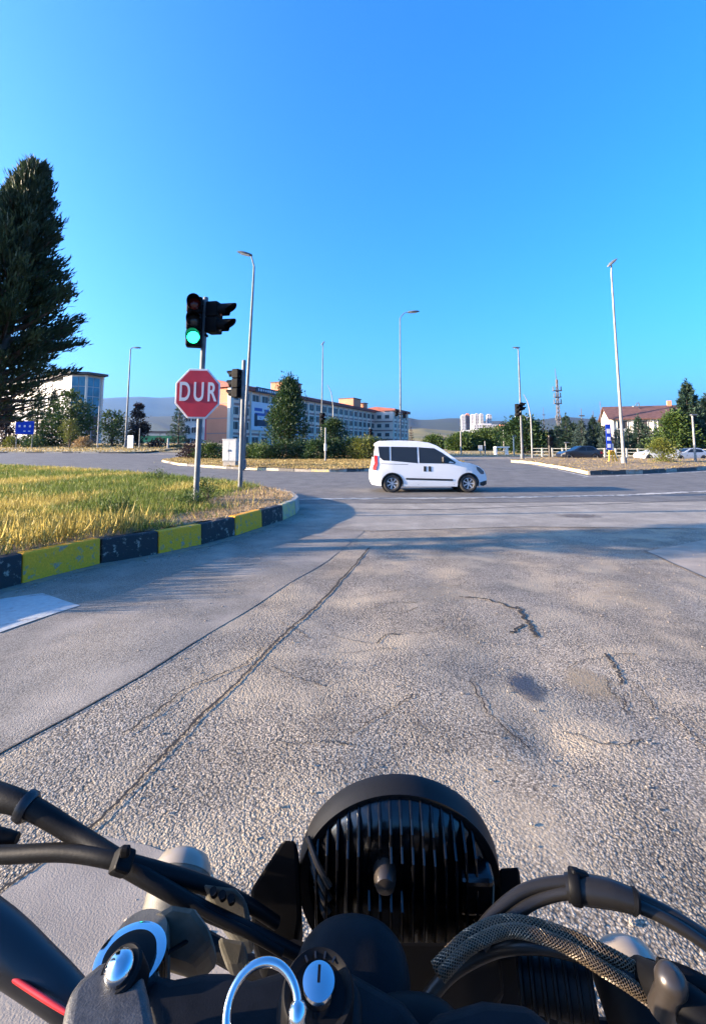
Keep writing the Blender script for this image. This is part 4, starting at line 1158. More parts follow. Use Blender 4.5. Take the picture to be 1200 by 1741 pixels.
def lamp_post(bpx, bpy_, tpx, tpy, Yd, arm, label, r=.085, head=1.0, m=M_steel, zoff=0.):
    """Tapered street lamp: pole, bracket arm and flat lantern; arm is the lantern's pixel position."""
    b = at(bpx, bpy_, Yd); b.z = Hf(b.x, Yd) + zoff
    t = at(tpx, tpy, Yd); hgt = t.z - b.z
    o = empty('street_lamp', b, 0, label, 'street lamp', 'tall street lamps round the crossing')
    lx = t.x - b.x
    MB().tube([(0, 0, -.1), (0, 0, .5), (lx * .5, 0, hgt * .5), (lx, 0, hgt)], [r, r * .95, r * .72, r * .45], 12, smooth=3).build('pole', m, o, smooth=True)
    MB().lathe([(r * 1.5, -.05), (r * 1.5, .5), (r * 1.05, .55)], 12).build('base_sleeve', m, o, smooth=True)
    a = at(arm[0], arm[1], Yd); ax, az = a.x - b.x, a.z - b.z
    dirx = 1 if ax > lx else -1
    mid = (lx + (ax - lx) * .35, 0, hgt + (az - hgt) * .7 + .08)
    MB().tube([(lx, 0, hgt - .05), mid, (ax - dirx * .2, 0, az)], [r * .42, r * .36, r * .32], 8, smooth=5).build('arm', m, o, smooth=True)
    s = head
    hd = MB(); n = 8
    prof = [(-.35, .03, .03), (-.3, .09, .07), (0, .15, .10), (.25, .13, .08), (.4, .05, .03)]
    vs, fs = [], []
    for x, w, hh in prof:
        for k in range(n):
            an = 2 * math.pi * k / n; vs.append((x * s * dirx, w * s * math.cos(an), hh * s * max(-.45, math.sin(an))))
    for i in range(len(prof) - 1):
        for k in range(n): fs.append((i * n + k, i * n + (k + 1) % n, (i + 1) * n + (k + 1) % n, (i + 1) * n + k))
    fs += [tuple(range(n)), tuple(range((len(prof) - 1) * n, len(prof) * n))]
    h = hd.add(vs, fs).build('lantern', M_lamp, o, smooth=True)
    sl = math.atan2(az - mid[2], abs(ax - mid[0])) * .6
    h.location = (ax, 0, az); h.rotation_euler = (0, -sl * dirx, 0)
    MB().box((0, 0, -.05 * s), (.45 * s, .2 * s, .03)).build('lamp_glass', M_lensglass, h, bevel=.01)
    return o
lamp_post(413, 800, 432, 452, 29.5, (417, 431), 'tall street lamp beside the second signal, lantern turned left', head=1.35, zoff=.15, r=.13)
lamp_post(213, 764, 222, 593, 66, (233, 591), 'street lamp on the left verge before the hills', head=1.5, r=.16, zoff=.1)
lamp_post(681, 772, 680, 540, 52, (702, 530), 'street lamp rising behind the van, lantern turned right', head=1.8, r=.12)
lamp_post(546, 768, 549, 586, 60, (549, 583), 'thin street lamp behind the hedge with a small lantern', head=.9, r=.12)
lamp_post(888, 781, 881, 596, 46, (878, 591), 'street lamp carrying a signal beside the round dark tree', head=1.0, r=.13)
lamp_post(1061, 797, 1039, 462, 34, (1040, 447), 'tall street lamp on the right traffic island', head=1.3, zoff=.15, r=.13, m=M_pole)

def far_signal(px, pyb, pyt, Yd, label, head_py, dx=0., rz=0., n=3, m=M_steel, s=1.0, r=.07, arm=None):
    b = at(px, pyb, Yd); b.z = Hf(b.x, Yd); t = at(px, pyt, Yd).z - b.z
    o = empty('traffic_signal', b, 0, label, 'traffic light', 'signals across the junction')
    pole_obj('pole', o, r, r * .8, t, m)
    hz = at(px, head_py, Yd).z - b.z
    signal_head(o, (dx, -.2, hz - .15 * s), rz, [M_rlens, M_dlens, M_dlens][:n], s)
    if arm: MB().tube([(0, 0, t - .1), (arm * .5, 0, t + .3), (arm, 0, t + 1.2)], .05, 7, smooth=4).build('arm', m, o)
    return o
far_signal(547, 768, 700, 58, 'signal head on a post below the thin lamp, above the hedge', 702, 0, R(25), 3, s=1.9)
far_signal(935, 780, 740, 47, 'brownish signal post seen from behind beside the lattice mast', 743, .05, R(180), 2, M_bronze, 1.4, r=.16)
far_signal(629, 768, 726, 60, 'small signal before the long block, left of the van', 729, .05, R(20), 3, s=1.2)
# signal hung on the lamp post
b = at(879, 690, 45.6); hs_ = empty('traffic_signal', b, 0, 'black signal heads hung from the lamp post by the round tree', 'traffic light')
signal_head(hs_, (0, 0, 0), R(20), [M_rlens, M_dlens, M_dlens], 1.35)
signal_head(hs_, (.45, .1, .15), R(75), [M_rlens, M_dlens], 1.3)
MB().tube([(0, 0, -.3), (.3, .2, -.3), (.62, .4, -.25)], .04, 6).build('bracket', M_black, hs_)
b = at(679, 703, 51.5); hs_ = empty('traffic_signal', b, 0, 'small signal heads on the lamp post above the van roof', 'traffic light')
signal_head(hs_, (-.35, -.1, .2), R(15), [M_rlens, M_dlens], 1.1)
signal_head(hs_, (.5, -.1, .0), R(15), [M_rlens, M_dlens], 1.1)
MB().tube([(-.4, 0, 0), (0, .3, -.1), (.5, 0, -.1)], .04, 6).build('bracket', M_black, hs_)

def post(name, px, pyb, pyt, Yd, label, m=M_pole, r=.06, cap=None, cat='post', group=None):
    b = at(px, pyb, Yd); b.z = Hf(b.x, Yd); t = at(px, pyt, Yd).z - b.z
    o = empty(name, b, 0, label, cat, group)
    pole_obj('pole', o, r, r * .8, t, m)
    if cap == 'sign': MB().lathe([(0, 0), (.35, 0), (.35, .03), (0, .03)], 18, Matrix.Translation((0, -.1, t - .3)) @ Matrix.Rotation(R(90), 4, 'X')).build('sign_plate', M_boxgrey, o)
    elif cap == 'board': MB().box((0, -.08, t - .35), (.55, .05, .7)).build('sign_plate', M_boxgrey, o, bevel=.02)
    elif cap == 'lamp':
        MB().box((.1, 0, t + .03), (.5, .22, .12)).build('lantern', M_lamp, o, bevel=.04)
    elif cap == 'arm':
        MB().tube([(0, 0, t - .05), (-.25, 0, t + 1.6), (-.7, 0, t + 2.6)], [.06, .05, .03], 7, smooth=4).build('arm', m, o)
    elif cap == 'collar': MB().lathe([(r * 1.4, t * .35), (r * 1.4, t * .55)], 10).build('collar', M_boxgrey, o)
    return o
post('short_post', 553, 797, 727, 38, 'short grey post standing before the hedge', r=.075, cap='collar')
post('marker_post', 566, 778, 690, 57, 'pale post with a bent arm behind the hedge', cap='arm', r=.09)
post('marker_post', 784, 784, 733, 58, 'pale thin post right above the van nose', r=.09)
post('road_sign', 817, 783, 757, 60, 'small sign seen from behind left of the bus shelter', cap='board', cat='sign', r=.06)
post('marker_post', 825, 783, 750, 60, 'plain post right of the small back-turned sign', r=.08)
post('marker_post', 857, 778, 729, 66, 'pale post behind the bus shelter', r=.09)
post('park_lamp', 874, 784, 742, 55, 'short lamp post left of the round dark tree', cap='lamp', cat='street lamp', r=.09)
post('marker_post', 905, 784, 711, 50, 'white post with curved arm right of the round tree', cap='arm', r=.09)
post('park_lamp', 963, 782, 753, 50, 'short white lamp post behind the dark car', cap='lamp', cat='street lamp', r=.06)
post('park_lamp', 1183, 795, 706, 36, 'pale lamp post before the largest spruce', cap='lamp', cat='street lamp', r=.085)
post('marker_post', 165, 768, 690, 64, 'thin post at the foot of the glazed tower', r=.07)
post('marker_post', 236, 770, 728, 64, 'thin post right of the white panel', r=.06)
post('marker_post', 285, 772, 745, 64, 'short white post left of the open spruce', r=.14)

# grey electric cabinet
b = at(392, 797, 31.5); b.z = Hf(b.x, 31.5) + .14
cab = empty('electric_cabinet', b, R(-8), 'grey electric cabinet on the far island beside the lamp post', 'cabinet')
MB().box((0, 0, .16), (.86, .5, .34)).build('plinth', M_kconc, cab, bevel=.02)
MB().box((0, 0, 1.05), (.95, .55, 1.42)).build('body', M_boxgrey, cab, bevel=.02)
for sx in (-.235, .235):
    dd = MB().box((sx, -.285, 1.05), (.44, .02, 1.3)).build('door', M_boxgrey, cab, bevel=.008)
    MB().box((sx * .3, -.305, 1.05), (.03, .03, .14)).build('handle', M_lamp, dd)
MB().box((0, 0, 1.79), (1.02, .62, .06)).build('roof', M_boxgrey, cab, bevel=.015)

# blue board on the left verge
b = at(40, 760, 62); b.z = Hf(b.x, 62) + .1
bd = empty('information_board', b, R(16), 'blue information board with white marks on the left verge', 'sign')
zc = at(40, 727, 62).z - b.z
MB().box((0, 0, zc), (2.1, .08, 1.75)).build('board', M_blue, bd, bevel=.03)
for sx in (-.9, .9): MB().lathe([(.05, -.1), (.05, zc + .3)], 8, Matrix.Translation((sx, .08, 0))).build('leg', M_steel, bd)
for sx in (-.6, 0, .6):
    MB().box((sx, -.055, zc + .2), (.22, .02, .26)).build('white_mark', M_signw, bd, bevel=.06, seg=3)
for sx in (0, .55): MB().box((sx, -.055, zc - .45), (.24, .02, .12)).build('white_mark', M_signw, bd, bevel=.05)
# white panel
b = at(221, 769, 63); b.z = Hf(b.x, 63) + .1
wp = empty('notice_panel', b, R(-10), 'white panel leaning beside the left lamp post', 'sign')
MB().box((0, 0, .95), (.85, .08, 1.7)).build('panel', M_signw, wp, bevel=.02)
for sx in (-.3, .3): MB().box((sx, .06, .4), (.06, .06, 1.0)).build('leg', M_steel, wp)

# blue crossing sign and striped base on the right
b = at(1036, 789, 37); b.z = Hf(b.x, 37) + .15
cs = empty('crossing_sign', b, 0, 'tall narrow blue sign above a yellow barrier on the right island', 'sign')
zt = at(1036, 721, 37).z - b.z
MB().box((0, 0, zt / 2), (.07, .07, zt)).build('pole', M_steel, cs)
MB().box((0, -.06, zt - 1.0), (.40, .05, 2.0)).build('panel', M_blue, cs, bevel=.015)
for z, hh in ((zt - .55, .36), (zt - 1.15, .28), (zt - 1.7, .30)): MB().box((0, -.09, z), (.26, .012, hh)).build('white_mark', M_signw, cs, bevel=.005)
MB().box((.28, .02, zt - 1.8), (.22, .04, .55)).build('side_panel', M_signw, cs, bevel=.01)
yb = empty('road_barrier', b + Vector((.1, -.2, -.02)), R(10), 'yellow barrier legs at the foot of the blue sign', 'barrier')
for sx in (-.28, .02, .3): MB().tube([(sx * .6, 0, .95), (sx * 1.3, -.1, -.02)], .06, 6).build('leg', M_orange, yb)
MB().box((0, 0, .75), (.6, .05, .16)).build('board', M_orange, yb)

# lattice mast
b = at(951, 760, 90); b.z = Hf(b.x, 90)
mst = empty('lattice_mast', b, 0, 'slender lattice radio mast with platforms beyond the spruces', 'mast')
ht = at(947, 626, 90).z - b.z
hm = ht * .86
la = MB()
for sx, sy in ((-1, -1), (1, -1), (1, 1), (-1, 1)):
    MB().tube([(sx * .32, sy * .32, 0), (sx * .12, sy * .12, hm)], .06, 5).build('leg', M_mast, mst)
for k in range(16):
    w0, w1 = .32 - .20 * k / 16, .32 - .20 * (k + 1) / 16; z0, z1 = hm * k / 16, hm * (k + 1) / 16
    for (ax, ay), (bx_, by_) in (((-1, -1), (1, -1)), ((1, -1), (1, 1)), ((1, 1), (-1, 1)), ((-1, 1), (-1, -1))):
        la.tube([(ax * w0, ay * w0, z0), (bx_ * w1, by_ * w1, z1)], .045, 4, caps=False)
tag(la.build('lattice', M_mast, mst), kind='stuff')
for fz, w in ((.36, .9), (.56, 1.3), (.64, 1.2), (.72, 1.5)):
    MB().box((0, 0, ht * fz), (w * 1.1, .6, .16)).build('platform', M_mast, mst)
    for sx in (-1, 1): MB().box((sx * w * .5, 0, ht * fz + .4), (.16, .25, .9)).build('antenna', M_lamp, mst, bevel=.05)
MB().tube([(0, 0, hm - .5), (-.25, 0, ht)], [.10, .03], 6).build('whip', M_mast, mst)
# distant antenna masts above the spruces
for px, pyt, Yd in ((991, 694, 150), (1011, 698, 160), (926, 692, 260)):
    b = at(px, 745, Yd); t = at(px - 1.5, pyt, Yd).z
    o = empty('antenna_mast', b, 0, {991: 'thin antenna mast behind the second spruce', 1011: 'thin antenna mast behind the third spruce', 926: 'faint antenna mast left of the lattice mast'}[px], 'mast')
    MB().tube([(0, 0, -3), (-.2, 0, t - b.z)], [.25, .08], 6).build('pole', M_mast, o)
    for f in (.55, .75): MB().box((-.1, 0, (t - b.z) * f), (1.6, .4, .35)).build('crossbar', M_mast, o)
lp = at(1120, 700, 88); o = empty('roof_lamp', lp, 0, 'slim lamp with two arms rising behind the school roof', 'street lamp')
MB().tube([(0, 6, -8), (0, 6, 2.2)], .1, 6).build('pole', M_steel, o); MB().tube([(-.8, 6, 1.6), (-.4, 6, 2.2), (0, 6, 2.3)], .07, 5, smooth=3).build('arm', M_steel, o); MB().box((-.9, 6, 1.55), (.7, .4, .2)).build('lantern', M_pole, o)
b = at(1039, 706, 93); o = empty('antenna_mast', b, 0, 'thin aerial on the school roof ridge', 'mast'); MB().tube([(0, 4, -1.5), (0, 4, 3.2)], .05, 5).build('pole', M_mast, o); MB().box((0, 4, 2.6), (.7, .05, .05)).build('crossbar', M_mast, o)

# bus shelter frame
b = at(853, 782, 58); b.z = Hf(b.x, 58)
bs = empty('bus_shelter', b, R(6), 'small white framed bus shelter before the mid trees', 'shelter')
MB().box((0, 0, .95), (1.75, .8, .14)).build('roof', M_signw, bs, bevel=.03)
for sx in (-.78, .62): MB().box((sx, 0, .44), (.2, .6, .88)).build('post', M_signw, bs)
MB().box((-.05, .2, .4), (1.1, .3, .06)).build('bench', M_cream, bs)

# guard fence along the far right road
y0, x0, x1 = 47.5, at(905, 780, 52).x, at(1330, 780, 44).x
fn_ = empty('guard_fence', (0, 0, 0), 0, 'pale roadside fence running behind the right hand islands', 'fence')
n = 22; pts = []
for k in range(n):
    t = k / (n - 1); x = x0 + (x1 - x0) * t; y = 52 - 7 * t; pts.append(Vector((x, y, Hf(x, y) + .03)))
for p in pts: MB().box(p + Vector((0, 0, .48)), (.14, .12, .98)).build('post', M_fence, fn_)
for a, c in zip(pts, pts[1:]):
    for z in (.9, .55, .2): MB().tube([a + Vector((0, 0, z)), c + Vector((0, 0, z))], .035, 5).build('rail', M_fence, fn_)

b = at(272, 747, 92); b.z = Hf(b.x, 92)
gs = empty('pitch_screen', b, R(4), 'long green screen wall between the left lamp post and stop sign', 'fence')
M_gscr = mat('green_screen', (.03, .20, .09), .8, 0, .15, .5)
for k in range(4): MB().box((-3.6 + 2.4 * k, 0, 1.0), (2.3, .08, 1.3)).build('panel', M_gscr, gs)
for k in range(5): MB().box((-4.8 + 2.4 * k, .06, 1.2), (.1, .1, 2.4)).build('post', M_mast, gs)
MB().box((0, .06, 2.35), (9.7, .06, .5)).build('top_rail', M_mast, gs)

# ------------------------------------------------------------------ the van
def wheel(parent, x, y, r, side, detail=True, w=.2):
    MX = Matrix.Translation((x, y, r)) @ Matrix.Rotation(R(90) * side, 4, 'X')
    hub = link(bpy.data.objects.new('wheel', MB().lathe([(r * .62, -w / 2), (r * .93, -w / 2 + .005), (r, -w / 2 + .035), (r, w / 2 - .035), (r * .93, w / 2 - .005), (r * .64, w / 2), (r * .62, w / 2 - .03)], 28, MX).build('tyre_mesh', M_tyre).data), parent)
    bpy.data.objects.remove([o for o in COL.objects if o.name.startswith('tyre_mesh')][0])
    for p in hub.data.polygons: p.use_smooth = True
    f = w / 2
    MB().lathe([(r * .66, -f * .3), (r * .66, f * .86), (r * .60, f * .9), (r * .575, f * .55), (r * .57, -f * .2)], 28, MX).build('rim', M_alloy, hub, smooth=True)
    MB().lathe([(0, -f * .05), (r * .57, -f * .05)], 24, MX).build('brake_plate', M_lamp, hub)
    if detail:
        sp_ = MB()
        for k in range(7):
            a = 2 * math.pi * k / 7
            pts_ = []
            for rr, hw in ((.12, .055), (.58, .085)):
                for sg in (-1, 1):
                    pts_.append((r * (rr * math.cos(a) - sg * hw * math.sin(a)), r * (rr * math.sin(a) + sg * hw * math.cos(a)), f * (.72 if rr < .3 else .78)))
            q = [MX @ Vector(p) for p in (pts_[0], pts_[1], pts_[3], pts_[2])]
            sp_.prism(q, (MX.to_3x3() @ Vector((0, 0, -.03))))
        sp_.lathe([(0, f * .82), (r * .13, f * .8), (r * .15, f * .6)], 14, MX)
        sp_.build('spokes', M_alloy, hub)
    return hub

def car_body(parent, outline, W, tumble, belt, mbody, arches, inset_ends=.12, bevel=.045):
    """Shell between two side faces: outline (x, z) clockwise from the lower rear, wheel arches cut in its lower edge, sides leaning in above the belt."""
    def yw(x, z):
        zz = max(0, z - belt); L0, L1 = min(p[0] for p in outline), max(p[0] for p in outline)
        e = 0
        t = (x - L0) / (L1 - L0)
        if t > .82: e = ((t - .82) / .18) ** 2 * inset_ends
        if t < .06: e = ((.06 - t) / .06) ** 2 * inset_ends * .5
        low = max(0, .42 - z) * .12
        return W / 2 - zz * tumble - e - low
    bm = bmesh.new()
    n = len(outline)
    Lf = [bm.verts.new((x, -yw(x, z), z)) for x, z in outline]; Rt = [bm.verts.new((x, yw(x, z), z)) for x, z in outline]
    f1 = bm.faces.new(Lf); f2 = bm.faces.new(list(reversed(Rt)))
    for i in range(n): bm.faces.new((Lf[i], Rt[i], Rt[(i + 1) % n], Lf[(i + 1) % n]))
    bmesh.ops.recalc_face_normals(bm, faces=bm.faces)
    # split the side faces along the belt so that the lean starts there
    for z in (.42, belt, belt + .25):
        bmesh.ops.bisect_plane(bm, geom=bm.verts[:] + bm.edges[:] + bm.faces[:], plane_co=(0, 0, z), plane_no=(0, 0, 1))
    for x in np.linspace(outline[0][0] + .3, max(p[0] for p in outline) - .1, 9):
        bmesh.ops.bisect_plane(bm, geom=bm.verts[:] + bm.edges[:] + bm.faces[:], plane_co=(x, 0, 0), plane_no=(1, 0, 0))
    for v in bm.verts:
        s = 1 if v.co.y > 0 else -1
        if abs(v.co.y) > .3: v.co.y = s * yw(v.co.x, v.co.z)
    me = bpy.data.meshes.new('body'); bm.to_mesh(me); bm.free(); me.materials.append(mbody)
    o = link(bpy.data.objects.new('body', me), parent)
    md = o.modifiers.new('bevel', 'BEVEL'); md.width = bevel; md.segments = 4; md.limit_method = 'ANGLE'; md.angle_limit = R(38)
    for p in me.polygons: p.use_smooth = True
    md2 = o.modifiers.new('wn', 'WEIGHTED_NORMAL')
    return o, yw

def side_panel(name, pts, yw, side, off, th, m, parent, bevel=0):
    """Piece lying on the leaning side of a body, off proud of it."""
    q = [Vector((x, side * (yw(x, z) + off), z)) for x, z in pts]
    return MB().prism(q, (0, -side * th, 0)).build(name, m, parent, bevel=bevel)

vg = G(727, 838)
van = empty('van', Vector((vg.x, vg.y + .86, 0)), 0, 'white passenger van crossing the junction from left to right', 'van')
van.location.z = Hf(van.location.x, van.location.y) + .014
S = 197 / 800 * vg.y / (CP - math.sin(PITCH) * (685 - 838) / 800) / 4.08
S *= 1.022; van.scale = (S,) * 3; van.location.x += .07
X0 = -2.04
def arch(cx, r, n=10, z0=.2):
    return [(cx + r * math.cos(math.pi * (1 - k / n)) , .30 + r * math.sin(math.pi * (1 - k / n))) for k in range(n + 1)]
ol = [(.06, .26), (.0, .36), (.0, .70), (.05, .80), (.10, 1.05), (.15, 1.45), (.20, 1.70), (.32, 1.775), (1.0, 1.79), (1.55, 1.775), (2.05, 1.715), (2.32, 1.61), (2.52, 1.48), (3.06, 1.075), (3.18, 1.045), (3.45, 1.0), (3.75, .90), (3.95, .76), (4.05, .60), (4.08, .46), (4.06, .28), (3.9, .20)]
low_edge = [(3.76, .20)] + list(reversed(arch(3.38, .365))) + [(3.0, .20), (1.12, .20)] + list(reversed(arch(.75, .365))) + [(.36, .22)]
outl = [(x + X0, z) for x, z in ol + low_edge]
body, yw = car_body(van, outl, 1.80, .20, 1.02, M_vanw, None, .28)
for s in (-1, 1):
    wins = [[(.27, 1.58), (.665, 1.575), (.665, 1.09), (.44, 1.10), (.32, 1.21)], [(.715, 1.575), (1.63, 1.56), (1.63, 1.005), (.715, 1.085)], [(1.68, 1.555), (2.22, 1.52), (2.48, 1.37), (2.95, 1.04), (2.92, .985), (1.69, 1.01)]]
    for w in wins: side_panel('side_window', [(x + X0, z) for x, z in w], yw, s, .006, .02, M_glass, van)
    side_panel('side_moulding', [(x + X0, z) for x, z in [(1.22, .50), (2.84, .46), (2.84, .40), (1.22, .44)]], yw, s, .009, .03, M_blackpl, van, .003)
    for hx in (1.88, 2.05):
        side_panel('door_handle', [(hx + X0 - .045, .90), (hx + X0 + .045, .90), (hx + X0 + .045, .72), (hx + X0 - .045, .72)], yw, s, .008, .03, M_blackpl, van, .004)
    for gx_ in (1.655, 2.88):
        side_panel('door_gap', [(gx_ + X0 - .006, 1.03), (gx_ + X0 + .006, 1.03), (gx_ + X0 + .006, .26), (gx_ + X0 - .006, .26)], yw, s, .002, .006, M_blackpl, van)
    side_panel('door_gap', [(.36 + X0, .995), (1.30 + X0, .965), (1.30 + X0, .95), (.36 + X0, .98)], yw, s, .002, .006, M_blackpl, van)
    side_panel('tail_lamp', [(x + X0, z) for x, z in [(.07, .78), (.13, 1.28), (.24, 1.26), (.25, 1.0), (.18, .76)]], yw, s, .012, .09, M_tail, van, .01)
    side_panel('headlight', [(x + X0, z) for x, z in [(3.66, .90), (3.80, .845), (3.96, .72), (3.97, .62), (3.84, .63), (3.70, .76)]], yw, s, .012, .10, M_head, van, .012)
    side_panel('bumper_grille', [(x + X0, z) for x, z in [(3.80, .34), (3.95, .38), (4.07, .40), (4.07, .26), (3.93, .21), (3.80, .24)]], yw, s, .010, .10, M_blackpl, van, .01)
    MB().box((2.52 + X0, s * .93, 1.13), (.10, .20, .20)).build('mirror', M_blackpl, van, bevel=.035, seg=3)
    wheel(van, .75 + X0, s * .80, .31, s * -1 if s > 0 else 1)
    wheel(van, 3.38 + X0, s * .80, .31, s * -1 if s > 0 else 1)
    for cx in (.75, 3.38):
        lip = [(cx + X0 + rr * math.cos(a), .30 + rr * math.sin(a)) for rr, seq in ((.385, range(0, 13)), (.355, range(12, -1, -1))) for a in [math.pi * k / 12 for k in seq]]
        side_panel('arch_lip', lip, yw, s, .012, .03, M_blackpl, van)
        MB().lathe([(.36, -.25), (.36, .0)], 20, Matrix.Translation((cx + X0, s * .60, .30)) @ Matrix.Rotation(R(90), 4, 'X')).build('wheel_well', M_blackpl, van)
# seats and driver's headrest seen through the glass
for sx_s, sy_s in ((1.95, -.38), (1.95, .38), (1.02, -.4), (1.02, .4)):
    MB().box((sx_s + X0, sy_s, .62), (.5, .5, .2)).box((sx_s + X0 - .26, sy_s, .98), (.14, .48, .62)).box((sx_s + X0 - .28, sy_s, 1.38), (.10, .26, .2)).build('seat', M_seat, van, bevel=.05)
MB().box((2.72 + X0, 0, .92), (.4, 1.4, .22)).build('dashboard', M_blackpl, van, bevel=.05)
MB().tube([Vector((2.42 + X0 + .06 * math.sin(a), .38 + .18 * math.cos(a), 1.02 + .17 * math.sin(a))) for a in [2 * math.pi * k / 20 for k in range(21)]], .016, 6, caps=False).build('steering_wheel', M_blackpl, van)
# windscreen and rear window
MB().prism([(2.36 + X0, -.62, 1.584), (2.52 + X0, -.66, 1.48), (3.02 + X0, -.74, 1.105), (3.02 + X0, .74, 1.105), (2.52 + X0, .66, 1.48), (2.36 + X0, .62, 1.584)], (.010, 0, .014)).build('windscreen', M_glass, van)
MB().prism([(.165 + X0, -.62, 1.6), (.125 + X0, -.68, 1.2), (.125 + X0, .68, 1.2), (.165 + X0, .62, 1.6)], (-.02, 0, .002)).build('rear_window', M_glass, van)
MB().box((.0 + X0, 0, .5), (.03, .5, .12)).build('number_plate', M_signw, van)
MB().box((4.06 + X0, 0, .42), (.05, .5, .11)).build('number_plate', M_signw, van)

# ------------------------------------------------------------------ parked and passing cars far right
def car(loc, rz, m, label, s=1.0):
    o = empty('car', loc, rz, label, 'car'); o.scale = (s,) * 3
    oo = [(.02, .3), (.0, .55), (.1, .85), (.35, .95), (.9, 1.38), (1.3, 1.45), (2.1, 1.42), (2.9, .98), (3.7, .86), (4.1, .68), (4.15, .35), (3.95, .22)]
    le = [(3.75, .22)] + [(x, z) for x, z in reversed(arch(3.35, .35, 8))] + [(2.95, .22), (1.2, .22)] + [(x, z) for x, z in reversed(arch(.8, .35, 8))] + [(.4, .24)]
    _, w = car_body(o, [(x - 2.07, z) for x, z in oo + le], 1.7, .3, .9, m, None, .2)
    for s_ in (-1, 1):
        for ww in ([(.75, 1.0), (.98, 1.3), (1.65, 1.36), (1.65, .96)], [(1.72, 1.36), (2.08, 1.34), (2.62, .98), (1.72, .96)]):
            side_panel('side_window', [(x - 2.07, z) for x, z in ww], w, s_, .006, .02, M_glass, o)
        for cx in (.8, 3.35): wheel(o, cx - 2.07, s_ * .76, .31, 1 if s_ < 0 else -1, False)
        side_panel('headlight', [(3.75 - 2.07, .8), (4.0 - 2.07, .7), (4.06 - 2.07, .58), (3.8 - 2.07, .62)], w, s_, .01, .08, M_pale, o)
        side_panel('tail_lamp', [(.06 - 2.07, .85), (.28 - 2.07, .88), (.28 - 2.07, .68), (.04 - 2.07, .65)], w, s_, .01, .08, M_tail, o)
    MB().prism([(2.16 - 2.07, -.6, 1.385), (2.84 - 2.07, -.66, 1.02), (2.84 - 2.07, .66, 1.02), (2.16 - 2.07, .6, 1.385)], (.012, 0, .012)).build('windscreen', M_glass, o)
    return o
M_cblk = mat('black_paint', (.012, .013, .018), .3, coat=.5)
M_csil = mat('silver_paint', (.40, .42, .44), .35, .3, coat=.5)
p = at(984, 778, 44); car(gz(p.x, 44), R(180), M_cblk, 'dark car passing behind the right island, nose to the left', .92)
p = at(1118, 777, 43.0); car(gz(p.x, 43.0), R(178), M_vanw, 'white car half hidden by the round brownish bush', .9)
p = at(1168, 777, 42.5); car(gz(p.x, 42.5), R(180), M_csil, 'silver car right of the round brownish bush', .8)

# ------------------------------------------------------------------ the motorcycle under the camera
bike_off = Vector((0.04, .45, 0))
bike = empty('motorcycle', bike_off, 0, 'black motorcycle seen from its seat, finned headlight ahead', 'motorcycle')
class BMB(MB):
    """Builder in place: points are given where they stand in the street and shifted to the motorcycle's own origin."""
    def build(s, *a, **k):
        s.v = [tuple(Vector(v) - bike_off) for v in s.v]
        return MB.build(s, *a, **k)
def frame(origin, zdir, xhint=(1, 0, 0)):
    z = Vector(zdir).normalized(); x = Vector(xhint); x = (x - z * x.dot(z)).normalized(); y = z.cross(x)
    M = Matrix.Identity(4)
    for i, c in enumerate((x, y, z)):
        for j in range(3): M[j][i] = c[j]
    M.translation = Vector(origin); return M
def unit_px(py, Y):
    """Metres that one photograph pixel spans at forward distance Y."""
    return Y / (CP - SP * (PPY - py) / FPX) / FPX

# headlight: turned shell whose back is cooled by upright fins; axis points ahead and a little down
HC = at(678, 1496, .52)
ax = Vector((.02, .97, .17)).normalized()
HM = frame(HC, ax)
if (HM.to_3x3() @ Vector((0, 1, 0))).z < 0: HM = frame(HC, ax, (-1, 0, 0))
RH = 171 * unit_px(1510, .52)
sgx = 1 if (HM.to_3x3() @ Vector((1, 0, 0))).x > 0 else -1      # local X that points to the right
rim = BMB().lathe([(RH * .93, -.004), (RH * .985, -.008), (RH * 1.0, .0), (RH * 1.01, .008), (RH * 1.0, .014), (RH * .90, .018), (RH * .86, .014)], 72, HM).build('headlight_rim', M_rim, bike, smooth=True)
dome = [(RH * .95, .012), (RH * .94, .004), (RH * .88, -.008), (RH * .74, -.020), (RH * .52, -.027), (RH * .2, -.030), (0, -.030)]
shell = BMB().lathe(dome, 56, HM).build('headlight_shell', M_gloss, bike, smooth=True)
BMB().lathe([(RH * .9, .014), (RH * .6, .028), (0, .036)], 40, HM).build('headlight_lens', M_head, bike, smooth=True)
def dz(r):
    return float(np.interp(r, [d[0] for d in reversed(dome)], [d[1] for d in reversed(dome)]))
nf = 16
for k in range(nf):
    fx = RH * (-.80 + 1.50 * k / (nf - 1)) * sgx
    yl = math.sqrt((RH * .925) ** 2 - fx ** 2); tw = .0011
    segs = 22; vs = []
    for i in range(segs + 1):
        yy = -yl + 2 * yl * i / segs; rr = math.hypot(fx, yy); zz = dz(min(rr, RH * .94))
        hgt = .013 * min(1, (RH * .94 - rr) / .010 + .2)
        if yy > RH * .62: hgt = min(hgt, .0075)                    # the fins step down towards the rim
        if yy < -RH * .35: hgt *= 1.15
        if abs(fx + .016 * sgx) < RH * .19 and RH * .20 < yy < RH * .58: hgt = .0015   # recess round the plug
        for xx, z2 in ((-tw, zz - hgt), (tw, zz - hgt), (tw * 1.8, zz + .004), (-tw * 1.8, zz + .004)):
            vs.append(HM @ Vector((fx + xx, yy, z2)))
    fs = [(0, 1, 2, 3)]
    for i in range(segs):
        for j in range(4): fs.append((4 * i + j, 4 * i + (j + 1) % 4, 4 * i + 4 + (j + 1) % 4, 4 * i + 4 + j))
    fs.append((4 * segs + 3, 4 * segs + 2, 4 * segs + 1, 4 * segs))
    BMB().add(vs, fs).build('cooling_fin', M_gloss, shell, bevel=.0006, seg=2)
